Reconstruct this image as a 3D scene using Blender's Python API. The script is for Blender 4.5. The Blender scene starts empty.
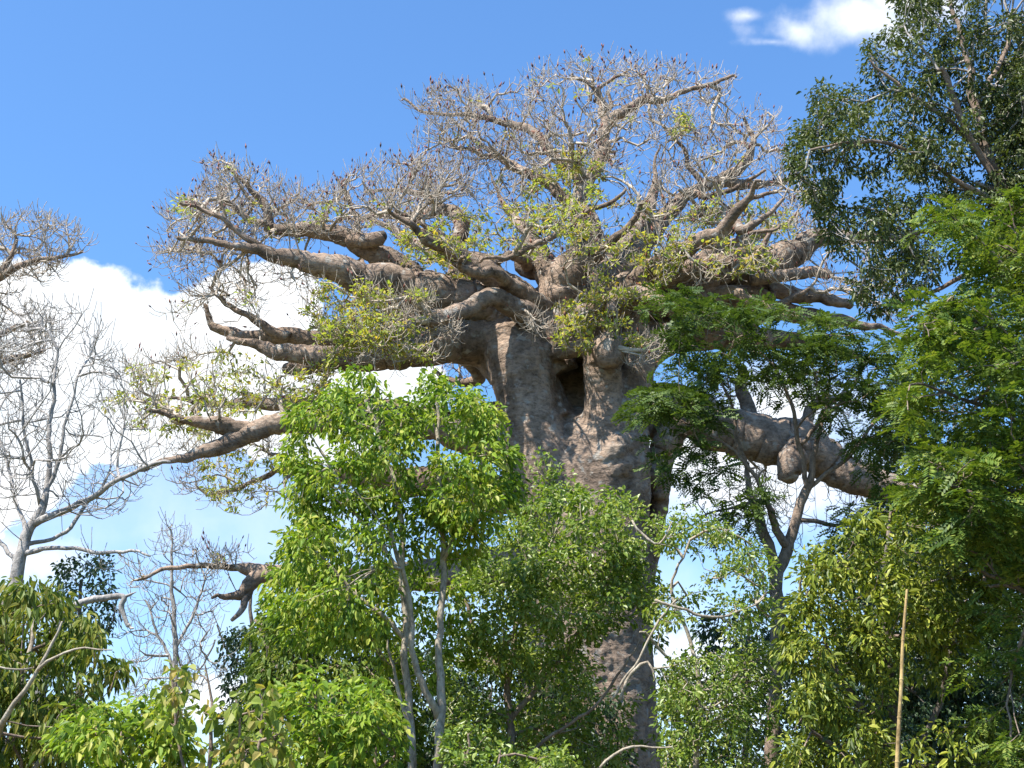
import bpy, math
import numpy as np
from mathutils import Vector, noise, kdtree

sc = bpy.context.scene
R = math.radians
# ------------------------------------------------------------------ camera
CAM = np.array([0.0, 0.0, 1.65]); PITCH = R(20); F = 1407.0
cd = bpy.data.cameras.new('camera'); cam = bpy.data.objects.new('camera', cd)
sc.collection.objects.link(cam); sc.camera = cam
cam.location = CAM; cam.rotation_euler = (R(90) + PITCH, 0, 0)
cd.sensor_width = 36; cd.lens = 36 * F / 1024; cd.clip_start = 0.1; cd.clip_end = 3000
# ------------------------------------------------------------------ light
SUN_EL, SUN_AZ = R(58), R(230)          # azimuth clockwise from +Y : behind-left of the camera
SKY_STR, SUN_STR, EXPO = 0.096, 5.0, 1.17
sun_dir = Vector((math.sin(SUN_AZ) * math.cos(SUN_EL), math.cos(SUN_AZ) * math.cos(SUN_EL), math.sin(SUN_EL)))
sd = bpy.data.lights.new('sun', 'SUN'); sun = bpy.data.objects.new('sun', sd); sc.collection.objects.link(sun)
sd.energy = SUN_STR; sd.angle = R(0.5); sd.color = (1.0, 0.94, 0.85)
sun.rotation_euler = (-sun_dir).to_track_quat('-Z', 'Y').to_euler()
sc.view_settings.view_transform = 'Standard'; sc.view_settings.look = 'None'
sc.view_settings.exposure = EXPO; sc.view_settings.gamma = 1.0; sc.view_settings.use_curve_mapping = False
sc.cycles.max_bounces = 5; sc.cycles.diffuse_bounces = 2; sc.cycles.glossy_bounces = 1
sc.cycles.transmission_bounces = 3; sc.cycles.transparent_max_bounces = 4
sc.cycles.caustics_reflective = False; sc.cycles.caustics_refractive = False


def at(px, py, Y):
    """world point at world-depth Y (metres along +Y) seen at the given pixel"""
    px = np.asarray(px, float); py = np.asarray(py, float); Y = np.asarray(Y, float)
    x = (px - 512) / F; v = (384 - py) / F
    dy = math.cos(PITCH) - v * math.sin(PITCH); dz = math.sin(PITCH) + v * math.cos(PITCH)
    s = Y / dy
    return np.stack(np.broadcast_arrays(CAM[0] + x * s, CAM[1] + Y, CAM[2] + dz * s), -1)


def pxm(Y, py=384):
    v = (384 - py) / F
    return Y / (math.cos(PITCH) - v * math.sin(PITCH)) / F


# ------------------------------------------------------------------ world: sky and clouds
w = bpy.data.worlds.new('World'); sc.world = w; w.use_nodes = True
nt = w.node_tree; nt.nodes.clear(); N = nt.nodes.new; LK = nt.links.new


def mnode(tree, op, a, b=None, c=None, clamp=False):
    n = tree.nodes.new('ShaderNodeMath'); n.operation = op; n.use_clamp = clamp
    for i, v in enumerate((a, b, c)):
        if v is None: continue
        if isinstance(v, (int, float)): n.inputs[i].default_value = v
        else: tree.links.new(v, n.inputs[i])
    return n.outputs[0]


out = N('ShaderNodeOutputWorld'); bg = N('ShaderNodeBackground'); sky = N('ShaderNodeTexSky')
sky.sky_type = 'NISHITA'; sky.sun_disc = False; sky.sun_elevation = SUN_EL; sky.sun_rotation = SUN_AZ
sky.air_density = 1.15; sky.dust_density = 0.7; sky.ozone_density = 3.0; sky.altitude = 200
tc = N('ShaderNodeTexCoord'); sep = N('ShaderNodeSeparateXYZ'); LK(tc.outputs['Generated'], sep.inputs[0])
dy = mnode(nt, 'MAXIMUM', sep.outputs[1], 0.05)
U = mnode(nt, 'DIVIDE', sep.outputs[0], dy); V = mnode(nt, 'DIVIDE', sep.outputs[2], dy)
nz1 = N('ShaderNodeTexNoise'); nz1.inputs['Scale'].default_value = 9; nz1.inputs['Detail'].default_value = 7
nz1.inputs['Roughness'].default_value = 0.58
LK(tc.outputs['Generated'], nz1.inputs['Vector'])
nz2 = N('ShaderNodeTexNoise'); nz2.inputs['Scale'].default_value = 34; nz2.inputs['Detail'].default_value = 5
LK(tc.outputs['Generated'], nz2.inputs['Vector'])


def uv(px, py):
    p = at(px, py, 1.0) - CAM
    return float(p[0]), float(p[2])


def cloud(els, k, soft, off=0.0, kf=0.35):
    f = None
    for (cx, cy, rx, ry, st) in els:
        u0, v0 = uv(cx, cy); ru = rx * pxm(1.0); rv = ry * pxm(1.0) * 1.08
        a = mnode(nt, 'DIVIDE', mnode(nt, 'SUBTRACT', U, u0), ru); b = mnode(nt, 'DIVIDE', mnode(nt, 'SUBTRACT', V, v0), rv)
        d = mnode(nt, 'SQRT', mnode(nt, 'ADD', mnode(nt, 'MULTIPLY', a, a), mnode(nt, 'MULTIPLY', b, b)))
        e = mnode(nt, 'MULTIPLY', mnode(nt, 'SUBTRACT', 1.0, d), st)
        f = e if f is None else mnode(nt, 'SMOOTH_MAX', f, e, 0.15)
    n = mnode(nt, 'MULTIPLY', mnode(nt, 'SUBTRACT', nz1.outputs[0], 0.5), k)
    n2 = mnode(nt, 'MULTIPLY', mnode(nt, 'SUBTRACT', nz2.outputs[0], 0.5), k * kf)
    f = mnode(nt, 'ADD', mnode(nt, 'ADD', f, n), mnode(nt, 'ADD', n2, off))
    m = N('ShaderNodeMapRange'); m.interpolation_type = 'SMOOTHSTEP'
    LK(f, m.inputs[0]); m.inputs[1].default_value = 0.0; m.inputs[2].default_value = soft
    return m.outputs[0]


m_a = cloud([(70, 345, 150, 92, 1.0), (-60, 410, 190, 130, 1.0), (215, 345, 120, 72, 1.0), (330, 395, 130, 75, 0.9), (120, 410, 160, 60, 1.0),
             (270, 300, 60, 45, .8)], 1.1, 0.12, 0, .5)
m_b = cloud([(858, 20, 85, 44, 1.0), (772, 42, 34, 8, .5), (905, 0, 70, 40, 1.0), (748, 16, 22, 9, .4), (800, 30, 60, 24, .6)], 1.2, .9, 0.06, 1.1)
m_c = cloud([(740, 470, 190, 95, 1.0), (800, 410, 150, 60, .8), (720, 680, 130, 60, .9), (30, 560, 190, 50, .6), (215, 700, 110, 40, .9), (930, 640, 120, 100, .7)], 1.2, 0.8)
m_d = cloud([(200, 520, 420, 130, 1), (500, 760, 1500, 330, 1.0)], .9, 1.0)
m_d = mnode(nt, 'MULTIPLY', m_d, 0.42)
msk = mnode(nt, 'MAXIMUM', mnode(nt, 'MAXIMUM', m_a, mnode(nt, 'MULTIPLY', m_b, 0.9)), mnode(nt, 'MAXIMUM', mnode(nt, 'MULTIPLY', m_c, 0.9), m_d))
front = mnode(nt, 'GREATER_THAN', sep.outputs[1], 0.2)
msk = mnode(nt, 'MULTIPLY', msk, front)
cr = N('ShaderNodeMix'); cr.data_type = 'RGBA'
cr.inputs[6].default_value = (5.0, 5.5, 6.0, 1); cr.inputs[7].default_value = (6.4, 6.5, 6.6, 1)
sh = N('ShaderNodeMapRange'); LK(nz1.outputs[0], sh.inputs[0]); sh.inputs[1].default_value = 0.36; sh.inputs[2].default_value = 0.56
LK(sh.outputs[0], cr.inputs[0])
tint = N('ShaderNodeMix'); tint.data_type = 'RGBA'; tint.blend_type = 'MULTIPLY'; tint.inputs[0].default_value = 1
LK(sky.outputs[0], tint.inputs[6]); tint.inputs[7].default_value = (0.70, 1.0, 1.26, 1)
mx = N('ShaderNodeMix'); mx.data_type = 'RGBA'
LK(msk, mx.inputs[0]); LK(tint.outputs[2], mx.inputs[6]); LK(cr.outputs[2], mx.inputs[7])
LK(mx.outputs[2], bg.inputs[0]); bg.inputs[1].default_value = SKY_STR; LK(bg.outputs[0], out.inputs[0])


# ------------------------------------------------------------------ materials
def ramp(tree, fac, cols, lo=0.3, hi=0.7):
    r = tree.nodes.new('ShaderNodeValToRGB'); e = r.color_ramp.elements
    while len(e) < len(cols): e.new(0.5)
    for i, c in enumerate(cols):
        e[i].position = lo + (hi - lo) * i / (len(cols) - 1); e[i].color = (*c, 1)
    tree.links.new(fac, r.inputs[0]); return r.outputs[0]


def mat_bark(name, cols, scale=1.5, zs=2.5, bump=0.6, fine=14.0, lichen=None, lich_thr=0.58, rough=0.9):
    m = bpy.data.materials.new(name); m.use_nodes = True; t = m.node_tree
    b = t.nodes['Principled BSDF']; b.inputs['Roughness'].default_value = rough; b.inputs['Specular IOR Level'].default_value = 0.25
    co = t.nodes.new('ShaderNodeTexCoord'); mp = t.nodes.new('ShaderNodeMapping'); mp.inputs['Scale'].default_value = (1, 1, zs)
    t.links.new(co.outputs['Object'], mp.inputs[0])
    n1 = t.nodes.new('ShaderNodeTexNoise'); n1.inputs['Scale'].default_value = scale; n1.inputs['Detail'].default_value = 8; n1.inputs['Roughness'].default_value = .65
    t.links.new(co.outputs['Object'], n1.inputs[0])
    n2 = t.nodes.new('ShaderNodeTexNoise'); n2.inputs['Scale'].default_value = fine; n2.inputs['Detail'].default_value = 6; n2.inputs['Roughness'].default_value = .7
    t.links.new(mp.outputs[0], n2.inputs[0])
    c = ramp(t, n1.outputs[0], cols)
    mul = t.nodes.new('ShaderNodeMix'); mul.data_type = 'RGBA'; mul.blend_type = 'MULTIPLY'; mul.inputs[0].default_value = 0.75
    t.links.new(c, mul.inputs[6]); t.links.new(ramp(t, n2.outputs[0], [(.28, .26, .25), (.9, .9, .9), (1.2, 1.15, 1.1)], .34, .64), mul.inputs[7])
    col = mul.outputs[2]
    if lichen:
        st_ = t.nodes.new('ShaderNodeTexNoise'); st_.inputs['Scale'].default_value = .45; st_.inputs['Detail'].default_value = 7; st_.inputs['Distortion'].default_value = .6
        mp2 = t.nodes.new('ShaderNodeMapping'); mp2.inputs['Scale'].default_value = (2.2, 2.2, .6); t.links.new(co.outputs['Object'], mp2.inputs[0]); t.links.new(mp2.outputs[0], st_.inputs[0])
        ms_ = t.nodes.new('ShaderNodeMix'); ms_.data_type = 'RGBA'; ms_.blend_type = 'MULTIPLY'; ms_.inputs[0].default_value = .6
        t.links.new(col, ms_.inputs[6]); t.links.new(ramp(t, st_.outputs[0], [(.50, .48, .46), (1, 1, 1), (1.15, 1.12, 1.08)], .38, .6), ms_.inputs[7]); col = ms_.outputs[2]
        vo = t.nodes.new('ShaderNodeTexVoronoi'); vo.feature = 'DISTANCE_TO_EDGE'; vo.inputs['Scale'].default_value = 1.7
        ad_ = t.nodes.new('ShaderNodeMix'); ad_.data_type = 'RGBA'; ad_.blend_type = 'ADD'; ad_.inputs[0].default_value = .45
        t.links.new(co.outputs['Object'], ad_.inputs[6]); t.links.new(n2.outputs[1], ad_.inputs[7]); t.links.new(ad_.outputs[2], vo.inputs['Vector'])
        mc_ = t.nodes.new('ShaderNodeMix'); mc_.data_type = 'RGBA'; mc_.blend_type = 'MULTIPLY'; mc_.inputs[0].default_value = .3
        t.links.new(col, mc_.inputs[6]); t.links.new(ramp(t, vo.outputs[0], [(.35, .32, .30), (1, 1, 1)], .0, .07), mc_.inputs[7]); col = mc_.outputs[2]
        n3b = vo
        n3 = t.nodes.new('ShaderNodeTexNoise'); n3.inputs['Scale'].default_value = scale * 3.1; n3.inputs['Detail'].default_value = 6
        t.links.new(co.outputs['Object'], n3.inputs[0])
        mr = t.nodes.new('ShaderNodeMapRange'); t.links.new(n3.outputs[0], mr.inputs[0]); mr.inputs[1].default_value = lich_thr; mr.inputs[2].default_value = lich_thr + .08
        mm = t.nodes.new('ShaderNodeMix'); mm.data_type = 'RGBA'; t.links.new(mr.outputs[0], mm.inputs[0]); t.links.new(col, mm.inputs[6]); mm.inputs[7].default_value = (*lichen, 1)
        col = mm.outputs[2]
    t.links.new(col, b.inputs['Base Color'])
    bp = t.nodes.new('ShaderNodeBump'); bp.inputs['Strength'].default_value = bump; bp.inputs['Distance'].default_value = 0.08
    ad = mnode(t, 'ADD', n2.outputs[0], mnode(t, 'MULTIPLY', n1.outputs[0], 1.5))
    t.links.new(ad, bp.inputs['Height']); t.links.new(bp.outputs[0], b.inputs['Normal'])
    return m


def mat_leaf(name, cols, trans=0.30, rough=0.5, spec=0.22, tboost=(1.35, 1.4, 0.5), patch=0.5):
    m = bpy.data.materials.new(name); m.use_nodes = True; t = m.node_tree
    b = t.nodes['Principled BSDF']; b.inputs['Roughness'].default_value = rough; b.inputs['Specular IOR Level'].default_value = spec
    g = t.nodes.new('ShaderNodeNewGeometry'); co = t.nodes.new('ShaderNodeTexCoord')
    n1 = t.nodes.new('ShaderNodeTexNoise'); n1.inputs['Scale'].default_value = 0.8; n1.inputs['Detail'].default_value = 3
    t.links.new(co.outputs['Object'], n1.inputs[0])
    f = mnode(t, 'ADD', g.outputs['Random Per Island'], mnode(t, 'MULTIPLY', mnode(t, 'SUBTRACT', n1.outputs[0], 0.5), patch * 2.2))
    c = ramp(t, f, cols, 0.02, 0.98)
    t.links.new(c, b.inputs['Base Color'])
    tr = t.nodes.new('ShaderNodeBsdfTranslucent'); mu = t.nodes.new('ShaderNodeMix'); mu.data_type = 'RGBA'; mu.blend_type = 'MULTIPLY'; mu.inputs[0].default_value = 1
    t.links.new(c, mu.inputs[6]); mu.inputs[7].default_value = (*tboost, 1); t.links.new(mu.outputs[2], tr.inputs[0])
    ms = t.nodes.new('ShaderNodeMixShader'); ms.inputs[0].default_value = trans
    t.links.new(b.outputs[0], ms.inputs[1]); t.links.new(tr.outputs[0], ms.inputs[2]); t.links.new(ms.outputs[0], t.nodes['Material Output'].inputs[0])
    return m


M = {}
M['baobab'] = mat_bark('baobab_bark', [(.12, .09, .068), (.225, .17, .13), (.345, .26, .20), (.29, .245, .20)], 1.1, 1.8, 1.0, 6.0, (.34, .31, .27), .585)
M['baobab_twig'] = mat_bark('baobab_twig_bark', [(.27, .225, .175), (.42, .36, .29), (.56, .50, .42)], 1.2, 1.0, .2, 9.0)
M['cut'] = mat_bark('cut_wood', [(.05, .045, .04), (.12, .10, .085)], 3, 1, .5)
M['palebark'] = mat_bark('pale_bark', [(.22, .185, .14), (.36, .31, .24), (.47, .43, .35)], 3, .5, .5, 16)
M['greybark'] = mat_bark('grey_bark', [(.20, .185, .17), (.33, .31, .29), (.42, .40, .38)], 2, .6, .5, 16)
M['greytwig'] = mat_bark('grey_twig_bark', [(.30, .28, .26), (.42, .40, .38)], 2, 1, .1, 10)
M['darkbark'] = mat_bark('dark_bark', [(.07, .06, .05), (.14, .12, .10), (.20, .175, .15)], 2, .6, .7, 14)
M['brownbark'] = mat_bark('brown_bark', [(.14, .105, .08), (.25, .19, .15), (.33, .27, .22)], 2, .6, .6, 14)
M['bud'] = mat_leaf('bud', [(.07, .035, .03), (.14, .06, .055), (.26, .10, .06), (.11, .05, .05)], .1)
M['fruit'] = mat_bark('fruit_rind', [(.015, .012, .01), (.035, .025, .02)], 6, 1, .3)
M['lf_yel'] = mat_leaf('yellow_green_leaf', [(.30, .33, .08), (.36, .40, .10), (.26, .34, .08), (.44, .42, .10), (.50, .38, .08)], .45)
M['lf_bright'] = mat_leaf('bright_green_leaf', [(.07, .13, .02), (.15, .24, .028), (.21, .31, .033), (.28, .36, .05), (.38, .39, .09)], .36)
M['lf_bright2'] = mat_leaf('mid_green_leaf', [(.06, .10, .02), (.10, .16, .025), (.15, .21, .035), (.22, .25, .06)], .32)
M['lf_mid'] = mat_leaf('olive_green_leaf', [(.08, .13, .025), (.15, .23, .035), (.22, .30, .05), (.33, .36, .11)], .36, .4, .45)
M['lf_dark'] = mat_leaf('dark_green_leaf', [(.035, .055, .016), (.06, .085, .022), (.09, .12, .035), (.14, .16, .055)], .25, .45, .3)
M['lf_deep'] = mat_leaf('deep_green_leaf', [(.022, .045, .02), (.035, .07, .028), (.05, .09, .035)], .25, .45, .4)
M['lf_feather'] = mat_leaf('feathery_leaf', [(.04, .075, .018), (.07, .115, .028), (.12, .17, .045)], .26, .5, .2)
M['lf_fresh'] = mat_leaf('fresh_feathery_leaf', [(.045, .085, .018), (.085, .14, .022), (.13, .19, .03), (.20, .24, .05)], .28, .5, .2)
M['lf_lime'] = mat_leaf('lime_green_leaf', [(.05, .08, .015), (.11, .15, .02), (.20, .245, .028), (.34, .35, .06)], .25, .45, .25)
M['lf_round'] = mat_leaf('round_yellowing_leaf', [(.10, .15, .03), (.18, .24, .04), (.24, .30, .06), (.30, .31, .09), (.36, .28, .09)], .4, patch=.2)
M['lf_lance'] = mat_leaf('drooping_green_leaf', [(.06, .10, .02), (.11, .16, .025), (.17, .21, .035), (.28, .26, .06)], .34, .5, .25)
M['bamboo'] = mat_bark('dry_cane', [(.22, .15, .07), (.42, .30, .13), (.52, .39, .18)], 2, .5, .3, 9)

# ground
gm = bpy.data.materials.new('leaf_litter'); gm.use_nodes = True; gt = gm.node_tree
gn = gt.nodes.new('ShaderNodeTexNoise'); gn.inputs['Scale'].default_value = 0.35; gn.inputs['Detail'].default_value = 10; gn.inputs['Roughness'].default_value = .7
gc = gt.nodes.new('ShaderNodeTexCoord'); gt.links.new(gc.outputs['Object'], gn.inputs[0])
gt.links.new(ramp(gt, gn.outputs[0], [(.05, .08, .02), (.09, .085, .04), (.16, .12, .075), (.07, .10, .03)], .35, .65), gt.nodes['Principled BSDF'].inputs['Base Color'])
gt.nodes['Principled BSDF'].inputs['Roughness'].default_value = .95


# ------------------------------------------------------------------ mesh helpers
def link(o, parent=None):
    sc.collection.objects.link(o)
    if parent is not None: o.parent = parent
    return o


def mesh_obj(name, verts, quads, mat, parent=None, smooth=True, tris=None):
    me = bpy.data.meshes.new(name); verts = np.ascontiguousarray(verts, np.float32); quads = np.ascontiguousarray(quads, np.int32).reshape(-1, 4)
    nt_ = 0 if tris is None else len(tris)
    me.vertices.add(len(verts)); me.vertices.foreach_set('co', verts.ravel())
    loops = quads.ravel()
    if nt_: loops = np.concatenate([loops, np.asarray(tris, np.int32).ravel()])
    me.loops.add(len(loops)); me.loops.foreach_set('vertex_index', loops)
    st = np.arange(len(quads)) * 4; tot = np.full(len(quads), 4)
    if nt_:
        st = np.concatenate([st, len(quads) * 4 + np.arange(nt_) * 3]); tot = np.concatenate([tot, np.full(nt_, 3)])
    me.polygons.add(len(st)); me.polygons.foreach_set('loop_start', st.astype(np.int32)); me.polygons.foreach_set('loop_total', tot.astype(np.int32))
    me.polygons.foreach_set('use_smooth', np.full(len(st), smooth))
    me.materials.append(mat); me.update(calc_edges=True)
    ob_ = link(bpy.data.objects.new(name, me), parent)
    if name in ('twigs', 'twiglets', 'buds', 'leaves'): ob_['kind'] = 'stuff'
    return ob_


def thing(name, label, cat, loc, group=None):
    o = bpy.data.objects.new(name, None); link(o); o.location = (0, 0, 0)
    o.empty_display_size = 0.5
    o['label'] = label; o['category'] = cat
    if group: o['group'] = group
    return o


def nrm(a): return a / np.maximum(np.linalg.norm(a, axis=-1, keepdims=True), 1e-9)


def catmull(P, step):
    """P (n,k) resampled smooth; first three columns are positions"""
    P = np.asarray(P, float); Q = np.vstack([2 * P[0] - P[1], P, 2 * P[-1] - P[-2]]); out = []
    for i in range(1, len(Q) - 2):
        L = np.linalg.norm(Q[i + 1, :3] - Q[i, :3]); n = max(2, int(math.ceil(L / step)))
        t = (np.arange(n) / n)[:, None]
        out.append(0.5 * (2 * Q[i] + (Q[i + 1] - Q[i - 1]) * t + (2 * Q[i - 1] - 5 * Q[i] + 4 * Q[i + 1] - Q[i + 2]) * t ** 2 + (3 * Q[i] - Q[i - 1] - 3 * Q[i + 1] + Q[i + 2]) * t ** 3))
    out.append(Q[-2][None]); return np.vstack(out)


def trace(pts):
    """[(px,py,Y,width_px)] -> (n,4) world xyz + radius"""
    a = np.array(pts, float)
    p = at(a[:, 0], a[:, 1], a[:, 2]); r = np.array([w_ * pxm(Y, y) / 2 for (_, y, Y, w_) in pts])
    return np.column_stack([p, r])


def tube(C, sides=12, rough=0.0, seed=0, ripple=0.0, cap=True):
    """C (n,4) centre line + radius -> verts, quads, tris, parallel transported rings, bumpy"""
    C = np.asarray(C, float); n = len(C); P = C[:, :3]; r = np.maximum(C[:, 3], 0.002)
    T = nrm(np.gradient(P, axis=0)); up = np.array([0, 0, 1.0]) if abs(T[0, 2]) < .9 else np.array([1.0, 0, 0])
    a = nrm(np.cross(T[0], up)); A = [a]
    for i in range(1, n):
        a = A[-1] - T[i] * np.dot(A[-1], T[i]); A.append(a / np.linalg.norm(a))
    A = np.array(A); B = np.cross(T, A)
    ext = []
    if cap:   # rounded end
        for k, s in ((0.35, .88), (.6, .55), (.68, .12)):
            ext.append((P[-1] + T[-1] * r[-1] * k, r[-1] * s))
        P = np.vstack([P] + [e[0] for e in ext]); r = np.concatenate([r, [e[1] for e in ext]])
        A = np.vstack([A] + [A[-1]] * 3); B = np.vstack([B] + [B[-1]] * 3); n = len(P)
    th = np.linspace(0, 2 * math.pi, sides, endpoint=False)
    D = A[:, None, :] * np.cos(th)[None, :, None] + B[:, None, :] * np.sin(th)[None, :, None]
    rr = np.repeat(r[:, None], sides, 1)
    if rough > 0:
        V0 = P[:, None, :] + D * rr[..., None]; f = np.zeros((n, sides))
        for i in range(n):
            for j in range(sides):
                v = Vector(V0[i, j]) + Vector((seed * 7.1, 0, 0)); rl = max(r[i], .05)
                f[i, j] = noise.noise(v / (rl * 1.9)) * .75 + noise.noise(v / (rl * .75)) * .45 + noise.noise(v * 5) * .25 - max(0, .12 - abs(noise.noise(v / (rl * .9) + Vector((9, 0, 0))))) * 1.3
        rr = rr * (1 + rough * f)
        if ripple: rr = rr * (1 + ripple * np.sin(np.arange(n) * 1.7 + seed)[:, None])
    V = (P[:, None, :] + D * rr[..., None]).reshape(-1, 3)
    i, j = np.meshgrid(np.arange(n - 1), np.arange(sides), indexing='ij'); j2 = (j + 1) % sides
    Q = np.stack([i * sides + j, i * sides + j2, (i + 1) * sides + j2, (i + 1) * sides + j], -1).reshape(-1, 4)
    tr = []
    if cap:
        V = np.vstack([V, P[-1], P[0]]); c = len(V) - 2
        tr = [[(n - 1) * sides + k, (n - 1) * sides + (k + 1) % sides, c] for k in range(sides)]
        tr += [[(k + 1) % sides, k, c + 1] for k in range(sides)]
    return V, Q, tr


def join_tubes(tubes):
    V, Q, T = [], [], []; o = 0
    for v, q, t in tubes:
        V.append(v); Q.append(q + o)
        if len(t): T.append(np.asarray(t) + o)
        o += len(v)
    return np.vstack(V), np.vstack(Q), (np.vstack(T) if T else None)


def frusta(A, B, ra, rb, dA, dB, sides=4):
    """vectorised open tube pieces"""
    n = len(A); th = np.linspace(0, 2 * math.pi, sides, endpoint=False)
    ref = np.array([.31, .93, .19])

    def ring(P, d, r):
        d = nrm(d); a = nrm(np.cross(d, ref)); b = np.cross(d, a)
        return P[:, None, :] + (a[:, None, :] * np.cos(th)[None, :, None] + b[:, None, :] * np.sin(th)[None, :, None]) * r[:, None, None]
    V = np.concatenate([ring(A, dA, ra), ring(B, dB, rb)], 1).reshape(-1, 3)
    k = np.arange(sides); k2 = (k + 1) % sides
    q = np.stack([k, k2, k2 + sides, k + sides], -1)
    Q = (q[None] + (np.arange(n) * 2 * sides)[:, None, None]).reshape(-1, 4)
    return V, Q


# ------------------------------------------------------------------ skeletons
class Skel:
    def __init__(s, hub, rng):
        s.P, s.par, s.dir, s.own, s.rmax = [], [], [], [], []; s.hub = np.asarray(hub, float); s.rng = rng; s.tips = []

    def add_line(s, C, own):
        base = len(s.P)
        for i in range(len(C)):
            s.P.append(C[i, :3].copy()); s.par.append(-1); s.own.append(own); s.rmax.append(C[i, 3])
            d = C[min(i + 1, len(C) - 1), :3] - C[max(i - 1, 0), :3]; s.dir.append(d / (np.linalg.norm(d) + 1e-9))
        return base

    def grow(s, pts, seg=0.4, up=0.25, wig=0.10, maxw=None, hubpen=0.6, batches=7, maxr=None):
        pts = np.asarray(pts, float); rng = s.rng
        if len(pts) == 0: return
        s.nfix = getattr(s, 'nfix', len(s.P))
        remaining = pts; ids = np.arange(len(pts)); result = {}
        frac = 0.06
        first = True
        while len(remaining):
            kd = kdtree.KDTree(len(s.P))
            ok = 0
            for i, p in enumerate(s.P):
                if maxr and i < s.nfix and s.rmax[i] > maxr: continue
                kd.insert(p, i)
            kd.balance()
            ds = np.array([kd.find(Vector(p))[2] for p in remaining])
            # a random spread of attractors, but near ones first
            score = ds * (0.35 + rng.random(len(ds)))
            order = np.argsort(score); n = max(24, int(len(pts) * frac)); frac = min(frac * 1.5, .3)
            take = order[:n]
            for t in take:
                a = remaining[t]; best = None; ha = np.linalg.norm(a - s.hub)
                for (co, i, d) in kd.find_n(Vector(a), 10):
                    pen = max(0.0, np.linalg.norm(s.P[i] - s.hub) - ha) * hubpen
                    v = (a - s.P[i]) / (d + 1e-6); pen += (1 - float(np.dot(v, s.dir[i]))) * d * .35
                    if best is None or d + pen < best[0]: best = (d + pen, i, d)
                _, i0, d = best
                p0 = s.P[i0]; d0 = s.dir[i0]; L = d
                t0 = nrm(a - p0); sd_ = nrm(d0 * .55 + t0 * .9 + rng.normal(0, .18, 3))
                c1 = p0 + sd_ * L * .4; endd = nrm(t0 + np.array([0, 0, up]) + rng.normal(0, .2, 3)); c2 = a - endd * L * .33
                k = max(2, int(round(L / seg))); prev = i0; pp = p0
                for q in range(1, k + 1):
                    u = q / k
                    x = (1 - u) ** 3 * p0 + 3 * (1 - u) ** 2 * u * c1 + 3 * (1 - u) * u * u * c2 + u ** 3 * a
                    if q < k: x = x + rng.normal(0, wig * L / k, 3)
                    s.P.append(x); s.par.append(prev); s.own.append(s.own[i0]); s.rmax.append(s.rmax[i0])
                    dd = x - pp; s.dir.append(dd / (np.linalg.norm(dd) + 1e-9)); pp = x; prev = len(s.P) - 1
                s.tips.append(prev)
            keep = np.ones(len(remaining), bool); keep[take] = False
            remaining = remaining[keep]

    def finish(s, rtip, power=0.5, rcap=None):
        n = len(s.P); P = np.array(s.P); par = np.array(s.par); D = np.array(s.dir); cnt = np.zeros(n)
        for t in s.tips: cnt[t] += 1
        nf = s.nfix
        for i in range(n - 1, nf - 1, -1): cnt[par[i]] += cnt[i]
        r = rtip * np.maximum(cnt, 1) ** power
        r = np.minimum(r, np.array(s.rmax) * .9 + rtip)
        if rcap: r = np.minimum(r, rcap)
        main = np.full(n, -1)
        for i in range(nf, n):
            p = par[i]
            if p >= nf and (main[p] < 0 or cnt[i] > cnt[main[p]]): main[p] = i
        idx = np.arange(nf, n); pa = par[idx]; ism = main[pa] == idx
        rA = np.where(ism, r[pa], r[idx] * np.where(pa < nf, 1.25, 1.0)); dA = np.where(ism[:, None], D[pa], D[idx])
        s.r = r; s.arrP = P; s.arrD = D; s.arrO = np.array(s.own)
        return P[pa], P[idx], rA, r[idx], dA, D[idx], s.arrO[idx]


# ------------------------------------------------------------------ foliage
def poly_sample(poly, n, rng):
    poly = np.array(poly, float); lo = poly.min(0); hi = poly.max(0); res = []
    a = poly; b = np.roll(poly, -1, 0); tot = 0; tried = 0
    while tot < n:
        m = max(1000, n); p = lo + rng.random((m, 2)) * (hi - lo); tried += m
        x, y = p[:, :1], p[:, 1:]
        c = ((a[:, 1] > y) != (b[:, 1] > y)) & (x < (b[:, 0] - a[:, 0]) * (y - a[:, 1]) / (b[:, 1] - a[:, 1] + 1e-12) + a[:, 0])
        ins = c.sum(1) % 2 == 1; p = p[ins]; res.append(p); tot += len(p)
    p = np.vstack(res)
    ab = b - a; t = np.clip(((p[:, None, :] - a) * ab).sum(-1) / (ab * ab).sum(-1), 0, 1)
    d = np.linalg.norm(p[:, None, :] - (a + t[..., None] * ab), axis=-1).min(1)
    area = 0.5 * abs((a[:, 0] * b[:, 1] - b[:, 0] * a[:, 1]).sum())
    return p[:n], d[:n], area


def poly_area(poly):
    a = np.array(poly, float); b = np.roll(a, -1, 0); return 0.5 * abs((a[:, 0] * b[:, 1] - b[:, 0] * a[:, 1]).sum())


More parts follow.
